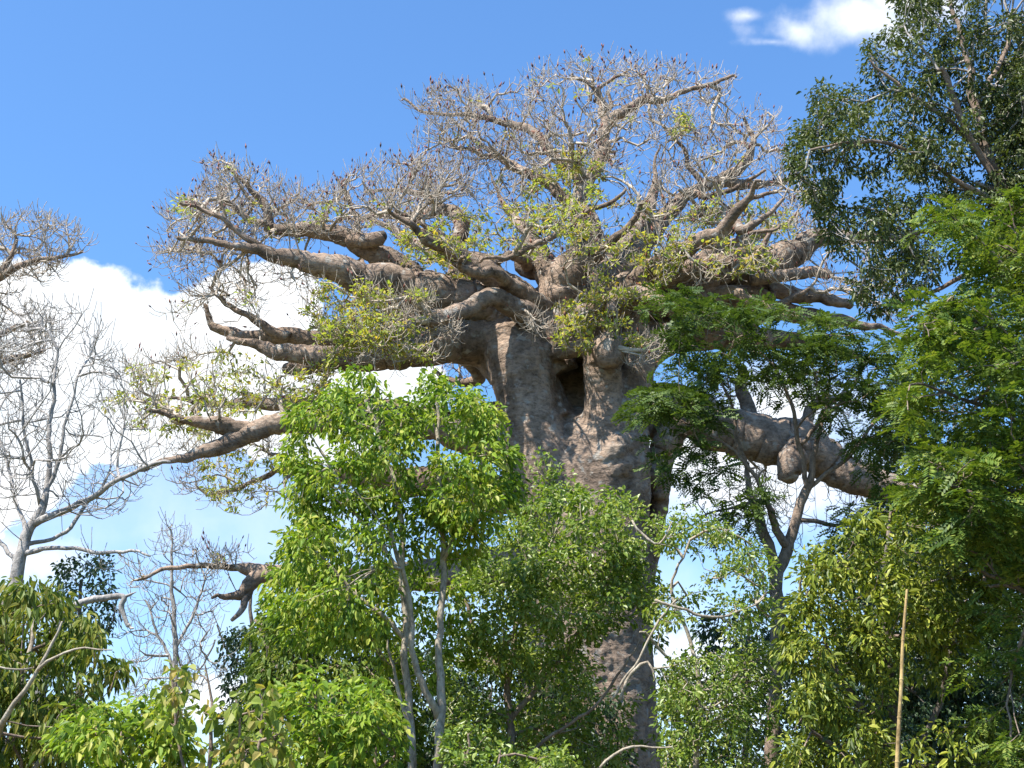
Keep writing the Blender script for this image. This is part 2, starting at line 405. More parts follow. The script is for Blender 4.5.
def crown_pts(poly, Y, T, n, rng, edge=60, nscale=0.9, thr=-0.1, shell=0.6, seed=0, zsq=1.0, gaps=()):
    """n points filling a rounded volume whose silhouette is poly (pixels), half thickness T metres"""
    out_ = []; tot = 0; it = 0
    while tot < n and it < 12:
        it += 1
        p, d, _ = poly_sample(poly, n * 2, rng)
        h = T * np.sqrt(np.clip(1 - (1 - np.minimum(d / edge, 1)) ** 2, 0.02, 1))
        u = rng.random(len(p)) * 2 - 1; u = np.sign(u) * np.abs(u) ** shell
        W = at(p[:, 0], p[:, 1], Y + u * h)
        k = np.array([noise.noise(Vector((q[0] * nscale + seed * 3.3, q[1] * nscale, q[2] * nscale * zsq))) for q in W]) > thr
        for (gx, gy, gr) in gaps: k &= ((p[:, 0] - gx) ** 2 + (p[:, 1] - gy) ** 2) > gr ** 2 * (0.6 + 0.8 * rng.random(len(p)))
        out_.append(W[k]); tot += k.sum()
    W = np.vstack(out_); return W[:n]


def leaves(P, D, Nn, L, Wd, droop=0.15, fold=0.12):
    """pointed leaf: two quads folded along the midrib"""
    D = nrm(D); S = nrm(np.cross(D, Nn)); Nn = np.cross(S, D); L = L[:, None]; W_ = Wd[:, None]
    z = np.array([0, 0, -1.0])
    base = P; tip = P + D * L + z * L * droop
    m1 = P + D * L * .33 + z * L * droop * .12; m2 = P + D * L * .68 + z * L * droop * .45
    f = Nn * W_ * fold * 2
    V = np.stack([base, m1 + S * W_ * .5 + f, m2 + S * W_ * .40 + f, tip, m2 - S * W_ * .40 + f, m1 - S * W_ * .5 + f], 1).reshape(-1, 3)
    q = np.array([[0, 1, 2, 3], [0, 3, 4, 5]])
    Q = (q[None] + (np.arange(len(P)) * 6)[:, None, None]).reshape(-1, 4)
    return V, Q


def fronds(P, D, Nn, L, pairs, rng, lw=0.55, ll=0.34):
    """feathery compound leaf: pairs of narrow leaflets along a rachis"""
    D = nrm(D); S = nrm(np.cross(D, Nn)); n = len(P); Vs = []
    t = (np.arange(pairs) + .6) / pairs
    for sgn in (-1, 1):
        for k in range(pairs):
            c = P + D * (L * t[k])[:, None] + np.array([0, 0, -1.0]) * (L * .25 * t[k] ** 2)[:, None]
            ln = (L * ll * (1 - .55 * abs(t[k] - .45)))[:, None]
            d = nrm(S * sgn + D * .55 + rng.normal(0, .12, (n, 3)) + np.array([0, 0, -.15])); wv = D * (L / pairs * lw * 1.2)[:, None]
            Vs.append(np.stack([c, c + d * ln * .5 + wv, c + d * ln, c + d * ln * .5 - wv], 1))
    V = np.concatenate(Vs, 0).reshape(-1, 3); Q = np.arange(len(V)).reshape(-1, 4)
    return V, Q


def spray(centers, dirs, k, rad, L, W_, rng, down=0.45, flat=0.8, outw=0.6, upn=0.8, droop=.18):
    n = len(centers); c = np.repeat(centers, k, 0); o = rng.normal(0, 1, (n * k, 3)); o = nrm(o) * (rng.random((n * k, 1)) ** .5)
    o[:, 2] *= flat
    P = c + o * rad; D = nrm(o * outw + np.repeat(dirs, k, 0) * .35 + np.array([0, 0, -down]) + rng.normal(0, .35, (n * k, 3)))
    Nn = nrm(rng.normal(0, .55, (n * k, 3)) + np.array([-.12, -.25, upn]))
    ln = L * (.45 + .95 * rng.random(n * k) ** 1.3); return leaves(P, D, Nn, ln, W_ * ln / L, droop)


UNITS = []


def build_tree(name, label, cat, Y, branches, crowns, bark, twigbark, leafmat, seed, hub=None, group=None,
               leaf='simple', leafpx=(7, 3), cover=4, perclump=26, rc=13, seg=.35, rtip=.006, twig_frac=.5, up=.2, down=.45,
               flat=.8, trunk_sides=12, sides=4, wig=.1, pairs=6, droop=.18, upn=.8, bare=None, rough=.10, maxr=None, rcap=None):
    rng = np.random.default_rng(seed); g = pxm(Y)
    root = thing(name, label, cat, (0, 0, 0), group)
    lines = []
    for bi, pts in enumerate(branches):
        C = catmull(trace(pts), .22); lines.append(C)
        # slight natural wobble
        for i in range(1, len(C) - 1):
            v = noise.noise_vector(Vector(C[i, :3]) * 1.3 + Vector((seed, 0, 0))); v2 = noise.noise_vector(Vector(C[i, :3]) * 4 + Vector((seed, 3, 0))); C[i, :3] += (np.array(v) * .10 + np.array(v2) * .04) * min(1, Y / 30)
        big = C[:, 3].max() > .04
        V, Q, T = tube(C, trunk_sides if big else 7, rough if big else 0.05, seed + bi)
        o = mesh_obj('trunk' if bi == 0 else 'branch', V, Q, bark, root, True, T if len(T) else None)
    hubp = lines[0][0, :3] if hub is None else at(*hub)
    sk = Skel(hubp, rng)
    for bi, C in enumerate(lines):
        if bi == 0 and len(lines) > 1:
            C = C[int(len(C) * .35):]
        sk.add_line(C[::2] if len(C) > 3 else C, bi)
    allc = []
    for cr_ in crowns:
        poly = cr_['poly']; area = poly_area(poly); lp = .62 * leafpx[0] * leafpx[1]
        if leaf == 'frond': lp = leafpx[0] ** 2 * .16
        ncl = max(8, int(1.55 * cr_.get('cover', cover) * area / lp / perclump))
        W = crown_pts(poly, cr_.get('Y', Y), cr_.get('T', 2.0), ncl, rng, cr_.get('edge', 60), cr_.get('ns', .9), cr_.get('thr', -.1), cr_.get('shell', .6), seed, cr_.get('zsq', 1.0), cr_.get('gaps', ()))
        allc.append(W)
    W = np.vstack(allc); m = rng.random(len(W)) < twig_frac
    sk.grow(W[m], seg=seg, up=up, wig=wig, maxr=maxr)
    A, B, ra, rb, dA, dB, own = sk.finish(rtip, .48, rcap)
    V, Q = frusta(A, B, ra, rb, dA, dB, sides)
    mesh_obj('twigs', V, Q, twigbark, root)
    kd = kdtree.KDTree(len(sk.P))
    for i, p in enumerate(sk.P): kd.insert(p, i)
    kd.balance()
    dirs = np.array([sk.dir[kd.find(Vector(p))[1]] for p in W])
    if bare:   # leafless: sprays of twiglets instead of leaves
        V, Q = twiglets(W[m], dirs[m], bare['k'], bare['L'] * g, rtip, rng, bare.get('up', .5))[:2]
        mesh_obj('twiglets', V, Q, twigbark, root)
        if bare.get('leaf', 0) <= 0: return root
        W = W[rng.random(len(W)) < bare['leaf']]; dirs = dirs[:len(W)]
    if leaf == 'simple':
        V, Q = spray(W, dirs, perclump, rc * g, leafpx[0] * g, leafpx[1] * g, rng, down, flat, upn=upn, droop=droop)
    else:
        n = len(W); k = perclump; c = np.repeat(W, k, 0); ang = rng.random(n * k) * 6.283
        D = np.stack([np.cos(ang), np.sin(ang), rng.normal(-.15, .42, n * k)], -1); D = nrm(D + np.repeat(dirs, k, 0) * .3)
        P = c + D * (rng.random((n * k, 1)) * rc * g * .7) + rng.normal(0, 1, (n * k, 3)) * np.array([.5, .5, .12]) * rc * g * .6
        Nn = nrm(rng.normal(0, .5, (n * k, 3)) + np.array([-.1, -.15, 1.0])); L = leafpx[0] * g * (.7 + .6 * rng.random(n * k))
        V, Q = fronds(P, D, Nn, L, pairs, rng)
    mesh_obj('crown', V, Q, leafmat, root, False)
    return root


def twiglets(P, D, k, L, r, rng, up=.5, fat=1.0):
    """k small upturned shoots per tip; returns verts, quads, tip points, tip dirs"""
    n = len(P) * k; p0 = np.repeat(P, k, 0); d0 = nrm(np.repeat(D, k, 0) * .6 + rng.normal(0, .55, (n, 3)) + np.array([0, 0, up * .5]))
    ln = (L * (.5 + .9 * rng.random(n)))[:, None]
    d1 = nrm(d0 + np.array([0, 0, up * .7]) + rng.normal(0, .2, (n, 3))); d2 = nrm(d1 + np.array([0, 0, up]) + rng.normal(0, .2, (n, 3)))
    p1 = p0 + d0 * ln * .38; p2 = p1 + d1 * ln * .34; p3 = p2 + d2 * ln * .28
    rr = r * fat * np.ones(n)
    V, Q = join2([frusta(p0, p1, rr, rr * .95, d0, d0, 3), frusta(p1, p2, rr * .95, rr * .9, d0, d1, 3), frusta(p2, p3, rr * .9, rr * .9, d1, d2, 3)])
    return V, Q, p3, d2


def join2(lst):
    V, Q, o = [], [], 0
    for v, q in lst: V.append(v); Q.append(q + o); o += len(v)
    return np.vstack(V), np.vstack(Q)


# ================================================================== THE SETTING
xs = np.linspace(-400, 400, 81); X, Yg = np.meshgrid(xs, xs + 150, indexing='ij')
Z = np.array([[noise.noise(Vector((a / 25, b / 25, 0))) * .25 * min(1, max(0, (abs(b) - 3) / 10)) for a, b in zip(ra_, rb_)] for ra_, rb_ in zip(X, Yg)])
V = np.stack([X, Yg, Z - .05], -1).reshape(-1, 3); i, j = np.meshgrid(np.arange(80), np.arange(80), indexing='ij')
Q = np.stack([i * 81 + j, (i + 1) * 81 + j, (i + 1) * 81 + j + 1, i * 81 + j + 1], -1).reshape(-1, 4)
gr = mesh_obj('ground', V, Q, gm); gr['kind'] = 'structure'

# ================================================================== THE BAOBAB
BY = 42.0
rng = np.random.default_rng(11)
bao = thing('baobab_tree', 'giant baobab with thick grey brown trunk and wide crown of crooked nearly bare limbs', 'tree', (0, 0, 0))
# trunk: fused from a body and several fleshy stems
parts = []


def stem(pts, rough=.06, sides=28, seed=0):
    C = catmull(trace(pts), .25); return tube(C, sides, rough, seed)


parts.append(stem([(600, 1010, BY + .3, 215), (598, 930, BY + .3, 180), (594, 850, BY + .2, 152), (590, 760, BY + .1, 142), (586, 660, BY, 136), (584, 560, BY, 132), (581, 500, BY, 129), (579, 470, BY, 122), (578, 448, BY + .4, 96), (576, 432, BY + .9, 60)], .035, 40, 1))
S_left = [(552, 500, 41.4, 96), (537, 455, 41.0, 76), (526, 405, 40.8, 62), (521, 368, 40.8, 64), (508, 340, 41.0, 56)]
parts += [stem(S_left, .05, 26, 2), stem([(596, 500, 41.2, 84), (605, 445, 40.8, 54), (605, 400, 40.6, 42), (602, 370, 40.3, 40), (602, 352, 40.0, 36)], .06, 24, 3), stem([(602, 500, 41.6, 84), (618, 445, 41.4, 48), (620, 400, 41.6, 46), (620, 350, 41.7, 50)], .05, 24, 30),
          stem([(618, 520, 41.4, 60), (625, 460, 41.0, 50), (630, 420, 40.8, 40), (634, 385, 41.0, 36), (632, 350, 41.2, 44), (630, 310, 41.4, 36), (634, 285, 41.6, 28)], .08, 24, 4),
          stem([(578, 500, 43.2, 112), (574, 440, 43.9, 112), (570, 390, 44.2, 118), (568, 350, 44.2, 120), (568, 315, 43.6, 100)], .05, 32, 5), stem([(618, 490, 41.6, 60), (614, 430, 41.9, 56), (612, 390, 42.0, 54), (612, 345, 42.0, 54)], .08, 22, 16), stem([(545, 430, 41.4, 70), (520, 372, 41.4, 62), (490, 345, 41.4, 52), (452, 344, 41.2, 42), (425, 350, 41.0, 36)], .07, 24, 31), stem([(550, 380, 41.6, 66), (530, 335, 41.3, 54), (495, 312, 41.0, 46), (450, 297, 40.5, 38)], .07, 24, 32), stem([(615, 400, 42.1, 66), (640, 350, 42.2, 50), (680, 335, 42.7, 36), (715, 334, 43.1, 30)], .07, 24, 33), stem([(600, 360, 42, 60), (620, 318, 42, 48), (655, 292, 42.1, 38), (694, 278, 42.2, 34)], .07, 24, 34), stem([(600, 455, 42.4, 70), (636, 412, 42.4, 52), (683, 410, 42.4, 46), (715, 426, 42.4, 42)], .07, 24, 35), stem([(560, 345, 41.6, 50), (590, 338, 41.4, 50), (622, 338, 41.6, 44)], .1, 22, 15),
          stem([(600, 475, 40.5, 34), (616, 448, 40.25, 30), (630, 442, 40.5, 22)], .1, 16, 6), stem([(598, 492, 40.6, 26), (616, 470, 40.3, 26), (636, 462, 40.6, 16)], .1, 16, 7),
          stem([(540, 350, 42, 70), (560, 325, 41.8, 62), (566, 300, 41.6, 48), (562, 285, 41.5, 40)], .1, 24, 8),
          stem([(600, 350, 42.2, 60), (610, 320, 42.0, 52), (612, 300, 42, 40)], .1, 24, 9),
          stem([(545, 352, 40.6, 15), (570, 350, 40.2, 17), (598, 346, 40.3, 16)], .1, 14, 10),
          stem([(640, 600, 42.8, 30), (652, 540, 42.6, 20), (660, 500, 42.2, 19), (663, 462, 42, 20), (672, 440, 42, 24)], .14, 18, 11)]
V, Q, T = join_tubes(parts)
tmp = mesh_obj('trunk', V, Q, M['baobab'], None, True, T)
import bmesh
bm_ = bmesh.new(); bm_.from_mesh(tmp.data); bmesh.ops.recalc_face_normals(bm_, faces=bm_.faces); bm_.to_mesh(tmp.data); bm_.free()
rm = tmp.modifiers.new('r', 'REMESH'); rm.mode = 'VOXEL'; rm.voxel_size = .065
smt = tmp.modifiers.new('s', 'SMOOTH'); smt.iterations = 3
dg = bpy.context.evaluated_depsgraph_get(); me = bpy.data.meshes.new_from_object(tmp.evaluated_get(dg))
bpy.data.objects.remove(tmp)
nv = len(me.vertices); co = np.empty(nv * 3, np.float32); no = np.empty(nv * 3, np.float32); me.vertices.foreach_get('co', co); me.vertices.foreach_get('normal', no)
co = co.reshape(-1, 3); no = no.reshape(-1, 3)
for i in range(nv):
    x, y, z = map(float, co[i]); f = noise.noise(Vector((x * .9, y * .9, z * .5))) * .10 + noise.noise(Vector((x * 1.2 + 5, y * 1.2, z * 5))) * .028
    f += noise.noise(Vector((x * 5, y * 5, z * 9))) * .03 - max(0, .10 - abs(noise.noise(Vector((x * 1.1, y * 1.1, z * .8 + 9))))) * .35
    co[i] += no[i] * f
me.vertices.foreach_set('co', co.ravel()); me.polygons.foreach_set('use_smooth', np.ones(len(me.polygons), bool)); me.name = 'trunk'
me.materials.clear(); me.materials.append(M['baobab'])
link(bpy.data.objects.new('trunk', me), bao)

# limbs: (px, py, Y, width px); first point is inside the trunk
LIMBS = [
    # left side, upper
    [(545, 335, 41.6, 46), (500, 312, 41.0, 40), (450, 296, 40.4, 34), (405, 287, 40.0, 31), (362, 278, 39.6, 29), (335, 268, 39.3, 24), (312, 260, 39.1, 19), (285, 258, 38.9, 15), (262, 249, 38.7, 11), (240, 245, 38.5, 8), (205, 239, 38.2, 6), (178, 238, 38, 4)],
    [(420, 288, 41.2, 26), (398, 268, 41.3, 24), (375, 254, 41.2, 20), (350, 240, 41.0, 17), (312, 230, 40.8, 14), (290, 229, 40.7, 11), (272, 227, 40.6, 9), (266, 205, 40.5, 8), (255, 193, 40.3, 6), (240, 180, 40.1, 4), (228, 168, 40, 3)],
    [(350, 242, 41.0, 15), (366, 240, 40.7, 14), (379, 237, 40.5, 13)],
    [(272, 228, 40.6, 8), (250, 219, 40.4, 6), (230, 205, 40.1, 5), (221, 194, 39.9, 4)],
    [(262, 249, 38.7, 8), (240, 232, 38.4, 6), (222, 218, 38.2, 5), (200, 207, 38, 4), (180, 203, 37.8, 3)],
    # left side, mid
    [(530, 345, 42.4, 50), (480, 332, 42.6, 36), (430, 330, 42.9, 24), (385, 334, 43.1, 19), (330, 339, 43.3, 16), (285, 337, 43.4, 15), (242, 335, 43.4, 13), (225, 328, 43.3, 9), (211, 322, 43.2, 7), (205, 305, 43.1, 4)],
    [(525, 352, 41.4, 54), (480, 340, 41.1, 42), (440, 347, 40.9, 32), (400, 355, 40.8, 26), (350, 357, 40.7, 22), (310, 355, 40.7, 18), (273, 351, 40.8, 13), (250, 345, 40.9, 8), (228, 338, 41, 5)],
    [(350, 358, 41.2, 18), (315, 365, 41.5, 14), (287, 369, 41.8, 11)],
    [(530, 318, 40.2, 22), (500, 300, 39.3, 17), (470, 306, 38.8, 15), (432, 322, 38.3, 14)],
    [(290, 337, 43.2, 9), (262, 323, 43, 8), (240, 312, 42.8, 6), (222, 296, 42.6, 5), (213, 285, 42.5, 3)],
    # left, low
    [(525, 420, 43.5, 40), (470, 425, 43.8, 26), (420, 415, 43.9, 20), (360, 405, 43.9, 16), (309, 404, 43.8, 13), (266, 404, 43.6, 11), (235, 402, 43.4, 8), (205, 406, 43.2, 5), (170, 398, 43, 3)],
    [(530, 450, 41.5, 46), (480, 440, 40.6, 30), (420, 424, 39.8, 24), (350, 420, 39.3, 22), (290, 422, 39.0, 19), (250, 430, 38.8, 18), (219, 448, 38.6, 15), (190, 457, 38.4, 9), (160, 462, 38.2, 6), (140, 470, 38.0, 4)],
    [(250, 430, 38.8, 14), (225, 424, 38.6, 16), (205, 420, 38.4, 12), (180, 417, 38.1, 7), (150, 410, 37.8, 4)],
    [(540, 500, 42.5, 42), (480, 492, 42.8, 30), (415, 482, 43.2, 26), (360, 478, 43.6, 18), (310, 474, 43.8, 11), (281, 473, 44, 7), (258, 480, 44.1, 5), (235, 490, 44.2, 4)],
    [(535, 560, 42, 44), (450, 575, 41.6, 30), (370, 580, 41.3, 24), (310, 578, 41.1, 20), (262, 572, 41.0, 16), (240, 567, 41, 8), (215, 568, 40.9, 6), (188, 566, 40.8, 5), (160, 573, 40.7, 4), (137, 580, 40.6, 3)],
    [(262, 572, 41.0, 15), (250, 585, 40.8, 14), (236, 594, 40.7, 9), (222, 600, 40.6, 6), (212, 598, 40.5, 3)],
    [(250, 585, 40.8, 10), (240, 605, 40.7, 7), (232, 620, 40.6, 4)],
    # centre, upward
    [(566, 310, 41.7, 50), (562, 288, 41.4, 42), (568, 274, 41.2, 36), (580, 262, 41.1, 28), (590, 247, 41.1, 24), (588, 225, 41.3, 20), (578, 205, 41.6, 15), (585, 185, 41.8, 13), (600, 162, 42, 12), (604, 140, 42.1, 11), (608, 121, 42.2, 10), (602, 108, 42.3, 8), (597, 94, 42.4, 6), (590, 84, 42.5, 4), (572, 74, 42.6, 3)],
    [(608, 121, 42.2, 10), (624, 108, 42.0, 9), (640, 101, 41.8, 8), (664, 96, 41.6, 7), (692, 89, 41.4, 5), (716, 84, 41.2, 4), (736, 77, 41.1, 2.5)],
    [(608, 92, 42.4, 3), (610, 100, 42.3, 4), (607, 112, 42.2, 5)],
    [(597, 94, 42.4, 5), (606, 85, 42.3, 4), (618, 78, 42.2, 3), (630, 70, 42.1, 2)],
    [(585, 185, 42, 12), (565, 165, 42.6, 10), (550, 149, 43.0, 9), (534, 133, 43.3, 8), (512, 124, 43.5, 7), (487, 120, 43.6, 6), (455, 115, 43.7, 4), (425, 113, 43.8, 3), (402, 100, 44, 2)],
    [(578, 205, 42.2, 11), (545, 185, 42.8, 10), (519, 168, 43.4, 8), (500, 156, 43.8, 6), (487, 148, 44, 5), (470, 135, 44.2, 3)],
    [(562, 290, 41.2, 30), (548, 272, 41.6, 24), (530, 266, 41.9, 18), (522, 262, 42.0, 15), (526, 248, 42.1, 10), (530, 238, 42.2, 6)],
    [(530, 266, 41.5, 12), (512, 257, 40.5, 8), (492, 264, 40, 6), (470, 265, 39.6, 5), (452, 262, 39.3, 3)],
    [(588, 236, 40.9, 14), (570, 230, 40.2, 7), (548, 238, 39.6, 6), (528, 250, 39.2, 6), (508, 259, 38.9, 5), (480, 262, 38.6, 3)],
    [(570, 230, 40.2, 6), (588, 213, 39.8, 5), (605, 202, 39.4, 5), (625, 190, 39, 3)],
    [(590, 256, 41.0, 16), (604, 248, 40.6, 9), (614, 238, 40.3, 8), (630, 225, 40, 7), (640, 208, 39.8, 5), (650, 196, 39.6, 3)],
    [(500, 300, 43.0, 30), (478, 285, 43.6, 24), (458, 262, 44.2, 17), (455, 242, 44.6, 14), (461, 222, 45, 13), (448, 210, 45.2, 11), (425, 212, 45.4, 9), (400, 216, 45.5, 7), (370, 218, 45.6, 5), (340, 222, 45.7, 3)],
    [(455, 242, 44.6, 12), (440, 238, 44.4, 10), (428, 235, 44.2, 8), (415, 228, 44, 6)],
    [(448, 210, 45.2, 9), (432, 200, 45.3, 7), (412, 194, 45.5, 6), (392, 190, 45.6, 4), (365, 192, 45.8, 3)],
    [(375, 250, 42, 8), (356, 232, 42.5, 6), (357, 218, 42.7, 6), (350, 200, 43, 4), (345, 190, 43.1, 3)],
    # right, upper
    [(600, 330, 42, 46), (630, 305, 42, 38), (660, 288, 42.1, 33), (694, 276, 42.2, 30), (730, 268, 42.3, 31), (765, 262, 42.4, 29), (795, 252, 42.5, 24), (815, 240, 42.6, 18), (845, 236, 42.8, 12), (880, 237, 43, 8), (910, 238, 43.2, 5)],
    [(600, 300, 42.6, 38), (630, 262, 43.2, 24), (655, 225, 43.6, 17), (675, 205, 43.9, 13), (695, 193, 44, 11), (718, 184, 44.1, 11), (745, 183, 44.2, 9), (770, 183, 44.3, 6), (800, 178, 44.5, 4)],
    [(718, 184, 44.1, 10), (735, 175, 44.0, 9), (745, 164, 43.9, 8), (749, 150, 43.8, 7), (752, 135, 43.8, 5), (744, 118, 43.7, 3)],
    [(706, 188, 44.1, 7), (694, 176, 44.0, 6), (686, 164, 43.9, 5), (683, 150, 43.8, 4), (672, 138, 43.7, 3)],
    [(695, 193, 43.6, 7), (712, 196, 43, 6), (730, 192, 42.6, 5), (745, 182, 42.3, 4), (765, 170, 42, 3)],
    [(690, 215, 43, 8), (712, 212, 42.6, 6), (732, 207, 42.3, 6), (752, 198, 42, 5), (775, 190, 41.7, 3)],
    [(750, 278, 41.9, 14), (785, 276, 41.8, 11), (810, 272, 41.8, 10), (828, 274, 41.8, 8)],
    [(690, 290, 42.6, 22), (730, 285, 42.9, 18), (775, 289, 43.2, 15), (815, 296, 43.5, 12), (850, 305, 43.8, 8)],
    [(640, 300, 40.6, 12), (648, 268, 40.2, 7), (670, 250, 39.8, 7), (700, 247, 39.5, 6), (725, 244, 39.3, 6), (755, 235, 39, 4), (780, 225, 38.8, 3)],
    # right, middle
    [(620, 350, 42, 40), (650, 337, 42.4, 32), (690, 333, 42.9, 28), (730, 336, 43.4, 26), (760, 337, 43.7, 20), (800, 342, 44.0, 14), (840, 352, 44.3, 8), (880, 362, 44.5, 4)],
    [(660, 300, 42.6, 26), (700, 303, 43, 24), (750, 308, 43.4, 20), (800, 313, 43.8, 15), (850, 322, 44.2, 9), (890, 330, 44.5, 5), (915, 338, 44.7, 3)],
    # right, low
    [(610, 420, 42.2, 60), (645, 408, 42.3, 46), (683, 410, 42.4, 42), (722, 430, 42.4, 40), (760, 438, 42.4, 42), (800, 446, 42.4, 42), (843, 472, 42.4, 32), (885, 484, 42.4, 27), (920, 496, 42.4, 16), (950, 508, 42.4, 9), (985, 510, 42.4, 5)],
    [(800, 446, 41.8, 26), (794, 462, 41.6, 24), (791, 474, 41.6, 19)],
    [(690, 420, 41.4, 22), (672, 432, 41.6, 24), (660, 452, 41.7, 20), (656, 475, 41.7, 17), (660, 494, 41.8, 14)],
    [(760, 438, 43.4, 22), (748, 415, 43.6, 14), (744, 392, 43.7, 11), (742, 370, 43.8, 9)],
    [(780, 440, 43.4, 16), (800, 425, 43.8, 12), (815, 405, 44, 9), (850, 395, 44.2, 6)],
    # front and back limbs, seen end on among the twigs
    [(604, 362, 41, 34), (607, 352, 40, 32), (610, 352, 39.2, 28)],
    [(575, 320, 40.8, 26), (590, 308, 40.0, 14), (604, 303, 39.4, 12), (612, 310, 39.0, 8)],
    [(480, 320, 42.8, 26), (460, 342, 44.5, 20), (470, 362, 46, 16), (478, 378, 46.6, 12), (460, 386, 47, 7), (435, 372, 47.4, 4)],
    [(560, 300, 44, 30), (545, 260, 46, 18), (520, 225, 48, 10), (500, 195, 49, 4), (490, 170, 49.2, 2)],
    [(590, 300, 44, 30), (620, 250, 46.5, 18), (650, 205, 48.5, 11), (655, 170, 49, 4), (660, 145, 49.2, 2)],
    [(520, 300, 44, 26), (470, 270, 47, 16), (410, 240, 49, 9), (370, 215, 49.6, 3)],
    [(640, 300, 44, 26), (700, 260, 47, 16), (760, 235, 49, 9), (800, 215, 50, 3)],
]
_r = np.random.default_rng(77)
for _k in range(20):      # further crooked limbs crowding the fork
    sx_ = -1 if _k % 2 else 1; ln_ = _r.uniform(90, 230); rise = _r.uniform(-10, 75) if _k % 5 else _r.uniform(90, 130)
    ye = 42 + _r.uniform(-5, 6); w0 = _r.uniform(18, 30); x0_, y0_ = 575 + sx_ * 15, _r.uniform(300, 335); pp_ = []
    for q_ in np.linspace(0, 1, 7):
        jx, jy = _r.normal(0, 3 + 7 * q_, 2)
        pp_.append((x0_ + sx_ * ln_ * q_ + jx, y0_ - rise * q_ ** 1.2 + jy, 42 + (ye - 42) * q_, w0 * (1 - q_) ** .8 + 3.0))
    LIMBS.append(pp_)
NAMED = {2: 'sawn off upper limb with a dark cut end', 8: 'short pale broken limb pointing left'}
sk = Skel(at(575, 330, 42), rng); limb_objs = []
for li, pts in enumerate(LIMBS):
    C = catmull(trace(pts), .11); C[:, 3] *= 1.0 + .16 * (C[:, 3] > .12)
    for i in range(2, len(C) - 1):
        v = noise.noise_vector(Vector(C[i, :3]) * 1.1 + Vector((li * 5.0, 0, 0))); v2 = noise.noise_vector(Vector(C[i, :3]) * 3.2 + Vector((li * 5.0, 3, 0))); C[i, :3] += np.array(v) * .17 + np.array(v2) * .06
    big = C[:, 3].max() > .12
    V, Q, T = tube(C, 28 if big else 10, .15 if big else .15, li + 20)
    o = mesh_obj('limb', V, Q, M['baobab'], bao, True, T)
    if li in NAMED: o['label'] = NAMED[li]
    limb_objs.append(o)
    sk.add_line(C[int(len(C) * .12)::2], li)

# twig envelopes
ENV = [  # poly, Y, half thickness, count
    ([(395, 97), (440, 88), (500, 88), (545, 64), (600, 54), (650, 60), (700, 72), (738, 74), (722, 100), (740, 118), (700, 140), (640, 150), (600, 175), (560, 165), (520, 160), (470, 170), (440, 150), (430, 120)], 42.5, 4.0, 900, 50),
    ([(740, 118), (752, 108), (778, 112), (782, 140), (800, 165), (835, 195), (850, 220), (800, 235), (740, 240), (690, 235), (660, 200), (650, 170), (672, 135), (705, 130)], 43, 4.5, 560, 50),
    ([(440, 160), (520, 150), (600, 160), (650, 170), (680, 220), (670, 260), (600, 290), (520, 260), (460, 280), (400, 260), (380, 220), (400, 180)], 41.5, 5, 620, 50),
    ([(165, 205), (205, 190), (212, 158), (235, 165), (265, 168), (285, 188), (330, 190), (360, 165), (410, 158), (445, 165), (440, 210), (400, 225), (350, 235), (300, 240), (240, 250), (185, 262), (150, 250), (170, 235), (155, 222)], 41, 4.5, 950, 45),
    ([(150, 250), (240, 250), (330, 265), (430, 270), (420, 320), (330, 330), (250, 322), (200, 330), (155, 318), (190, 300), (170, 275)], 41, 4, 360, 40),
    ([(330, 300), (430, 290), (460, 330), (440, 365), (380, 372), (330, 365), (310, 340)], 38.2, 1.2, 260, 30),
    ([(110, 352), (160, 355), (200, 345), (260, 360), (330, 365), (330, 395), (290, 410), (250, 405), (200, 440), (130, 430), (95, 400)], 40.5, 3.5, 330, 30),
    ([(180, 440), (290, 430), (300, 500), (240, 515), (190, 495), (150, 480)], 42.5, 2.5, 130, 30),
    ([(120, 560), (250, 550), (240, 580), (180, 585), (130, 592)], 40.8, 1.2, 60, 20),
    ([(395, 165), (420, 120), (470, 110), (540, 120), (600, 150), (560, 190), (480, 200), (420, 190)], 43, 3.5, 260, 30),
    ([(630, 355), (665, 330), (668, 352), (650, 372), (625, 375)], 39.0, .6, 50, 15),
    ([(540, 300), (620, 290), (660, 300), (650, 345), (560, 350), (520, 330)], 39.2, 1.0, 110, 25),
    ([(670, 225), (820, 225), (900, 250), (900, 330), (820, 290), (720, 270), (660, 275)], 41, 3, 200, 30),
    ([(430, 350), (490, 340), (500, 375), (480, 400), (430, 395)], 47.0, 1.0, 45, 25),
    ([(690, 360), (830, 360), (880, 430), (860, 540), (780, 570), (700, 560), (690, 480)], 44.5, 2, 110, 25),
    ([(640, 235), (760, 235), (790, 262), (720, 280), (640, 290)], 39.2, 1.2, 90, 25),
]
pts = []
for k, (poly, Yc, Th, n, edge) in enumerate(ENV):
    pts.append(crown_pts(poly, Yc, Th, int(n * (.95 if k in (2, 5, 11, 12, 15) else .8)), rng, edge, .6, -.16, .9, k))
pts = np.vstack(pts)
sk.grow(pts, seg=.30, up=.4, wig=.30, hubpen=.5)
RT = .0115
A, B, ra, rb, dA, dB, own = sk.finish(RT, .56, .12)
tips = np.array(sk.tips); tp = sk.arrP[tips]; td = sk.arrD[tips]; to = sk.arrO[tips]
# extra side shoots along every grown twig
nf = sk.nfix; allp = sk.arrP[nf:]; alld = sk.arrD[nf:]; allo = sk.arrO[nf:]
pick = rng.random(len(allp)) < .38
sp = np.vstack([tp, allp[pick]]); sdv = np.vstack([td, alld[pick] + rng.normal(0, .6, (pick.sum(), 3))]); so = np.concatenate([to, allo[pick]])
istip = np.concatenate([np.ones(len(tp), bool), np.zeros(pick.sum(), bool)])
